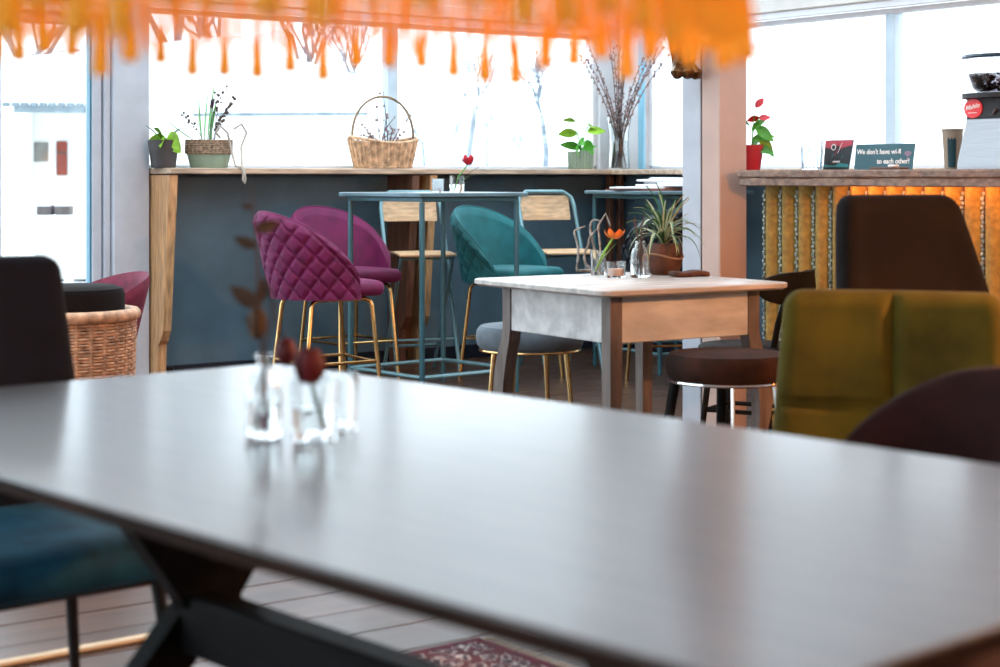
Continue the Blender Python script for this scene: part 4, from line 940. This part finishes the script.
# garden shed seen through the glazed door and the first window
def outp(px,Y,z): return Vector(((px-500)/FPX*Y,Y,z))
SY=24.0
sh=outgrp('garden_shed','white shed with snowy roof seen through the glazed door','building',outp(42,SY,-.35),math.radians(8))
def zat(py,Y): return CAMH-(py-HZ)*Y/FPX+.35
MB().box((-2.6,.9,0),(2.0,4.2,zat(108,SY))).build('wall',M_PLASTER,sh,False)
MB().box((-.32,.0,0),(-.22,.9,zat(108,SY))).build('side_wall',M_PLASTER,sh,False); MB().box((.62,.0,0),(1.9,.9,zat(108,SY))).build('side_wall',M_PLASTER,sh,False)
ez=zat(107,SY)
rs_=[[(-3.0,-.25,ez),(3.4,-.25,ez),(3.4,-.25,ez+.12),(-3.0,-.25,ez+.22)],[(-3.0,2.4,ez+.5),(3.4,2.4,ez+1.2),(3.4,2.4,ez+1.32),(-3.0,2.4,ez+.62)]]
MB().rings(rs_).build('roof',M_SNOW,sh,False)
ev=mat('grey_eave',(.13,.17,.19),.7)
MB().bbox((-.35,-.30,ez-.09),(.70,-.22,ez+.0),.01).build('eave_board',ev,sh)
for i in range(16): MB().lathe([(.001,0),(.05,.0),(.05,.06),(.001,.06)],c=(-1.2+i*.125,-.29,ez-.01),n=8).build('roof_corrugation',ev,sh)
MB().bbox((.10,.84,zat(175,SY)),(.25,.90,zat(140,SY)),.01).build('notice_board',mat('orange_board',(.26,.055,.035),.8,var=.1),sh)
MB().bbox((.11,.82,zat(153,SY)),(.24,.838,zat(150.5,SY)),.001).build('notice_strip',M_BROWNWOOD,sh)
MB().bbox((-.30,.85,zat(161,SY)),(-.02,.90,zat(141,SY)),.01).build('poster',mat('poster',(.20,.20,.18),.8,var=.1),sh)
for px_ in (15,28,42,56,70,82):
    x_=(px_-42)/71*1.08; MB().bbox((x_-.06,2.38,ez+.62+(x_+3)/6.4*.7),(x_+.06,2.44,ez+.645+(x_+3)/6.4*.7),.004).build('ridge_tile',ev,sh)
bn=outgrp('garden_bench','snow covered low bench with crates outside the glazed door','bench',outp(35,19,-.35),math.radians(6))
z1=CAMH-(215-HZ)*19/FPX+.35
MB().bbox((-.55,-.2,z1-.09),(.45,.2,z1),.02).build('seat',M_SNOW,bn)
for i in range(3): MB().bbox((-.5+i*.42,-.15,0),(-.44+i*.42,.15,z1-.09),.01).build('leg',M_PLASTER,bn)
for x in (.12,.32):
    MB().bbox((x-.08,-.14,z1),(x+.08,.14,z1+.10),.01).build('crate',mat('crate_grey',(.07,.06,.055),.8,var=.2),bn); MB().bbox((x-.09,-.15,z1+.101),(x+.09,.15,z1+.15),.02).build('snow_cap',M_SNOW,bn)
# low neighbouring building behind the first window
nb=outgrp('neighbour_house','low white building with long snowy roof behind the ledge plants','building',outp(225,30,-.35),math.radians(-8))
ez=CAMH-(113-HZ)*30/FPX+.35
MB().box((-1.7,.3,0),(2.4,5,ez)).build('wall',M_PLASTER,nb,False)
MB().rings([[(-2.0,-.1,ez+.06),(2.6,-.1,ez-.05),(2.6,-.1,ez),(-2.0,-.1,ez+.12)],[(-2.0,5,ez+1.7),(2.6,5,ez+.5),(2.6,5,ez+.6),(-2.0,5,ez+1.8)]]).build('roof',M_SNOW,nb,False)
MB().bbox((-1.9,-.16,ez-.06),(2.6,-.1,ez+.0),.01).build('gutter',ev,nb)
for x in (-.9,.7): 
    wn_=MB().bbox((x,.24,ez-1.0),(x+.6,.30,ez-.45),.01).build('window',M_WHITE,nb); MB().bbox((x+.05,.225,ez-.95),(x+.55,.238,ez-.5),.001).build('pane',mat('pale_pane',(.42,.45,.48),.2,var=.05),wn_)
fh=outgrp('far_house','distant pale house with rows of small windows behind the post','building',outp(770,62,-.2),math.radians(-30))
MB().box((-6,0,0),(6,6,6.2)).build('wall',M_PLASTER,fh,False); MB().rings([[(-6.4,-.5,6.2),(6.4,-.5,6.2),(6.4,6.5,6.2),(-6.4,6.5,6.2)],[(-5,3,8.3),(5,3,8.3),(5,3.1,8.3),(-5,3.1,8.3)]]).build('roof',M_SNOW,fh,False)
wm_=MB().box((0,-.06,0),(.9,-.001,1.1)).mesh('window',mat('pale_pane',(.42,.45,.48)))
for r_ in range(2):
    for i in range(6): link('window',wm_,fh,(-5.2+i*1.85,0,1.6+r_*2.3))
# bare trees
def tree(label,base,h,seed):
    rnd=random.Random(seed); c=thing('bare_tree',label,'tree',base); mb=MB(); tr_=[(0,0,0),(rnd.uniform(-.1,.1),0,h*.25),(rnd.uniform(-.2,.2),0,h*.5)]
    MB().tube(tr_,[h*.028,h*.022,h*.018],8).build('trunk',M_BARK,c)
    def grow(p,d,L,r,k):
        q=p+d*L; m=p+d*L*.5+Vector((rnd.uniform(-1,1),rnd.uniform(-1,1),rnd.uniform(-1,1)))*L*.08
        mb.tube([p,m,q],[r,r*.8,r*.6],4,cap=False)
        if k>0:
            for _ in range(3):
                e=Vector((rnd.uniform(-1,1),rnd.uniform(-1,1),rnd.uniform(-.2,.9))); grow(p+d*L*rnd.uniform(.5,1),(d+e*.75).normalized(),L*rnd.uniform(.6,.78),r*.55,k-1)
    for _ in range(4): grow(Vector(tr_[2]),Vector((rnd.uniform(-.6,.6),rnd.uniform(-.6,.6),1)).normalized(),h*.2,h*.013,4)
    stuff(mb.build('branches',M_BARK,c,False)); return c
for k,(px,Y,h,l) in enumerate(((25,40,9,'bare tree behind the garden shed roof'),(172,36,10,'bare thick tree behind the window end nearest the pillar'),(225,44,10,'bare tree behind the planter of grasses'),(300,46,9.5,'bare tree between planter and basket windows'),(352,60,9,'bare tree rising above the handled basket'),(470,64,7,'small bare tree on the slope above the tall table'),(545,66,7,'small bare tree on the slope left of the branch vase'))):
    P_=outp(px,Y,0); d_=(P_-W0).dot(-ND); far=max(0,d_-22); P_.z=min(9,-.35+.02*far+.00175*far*far)-.15
    tree(l,P_,h*.8,20+k)

# hazy bare bushes on the slope
for k,(px,Y,h) in enumerate(((265,52,3.4),(330,54,3.0),(372,56,3.2),(425,60,3.4),(452,58,3.0),(488,62,3.2),(520,60,2.6))):
    P_=outp(px,Y,0); far=max(0,(P_-W0).dot(-ND)-22); P_.z=min(9,-.35+.02*far+.00175*far*far)-.1
    o=tree(['bare bush behind the planter stems on the snowy slope','bare bush on the slope between planter and basket','bare bush on the slope behind the basket handle','bare bush on the slope right behind the window mullion','bare bush on the slope above the tea light glass','bare bush on the slope above the red tulip','bare bush on the slope beside the fluted sage pot'][k],P_,h,60+k); o.name='bare_bush'; o['category']='bush'; o['group']='bare bushes on the slope'
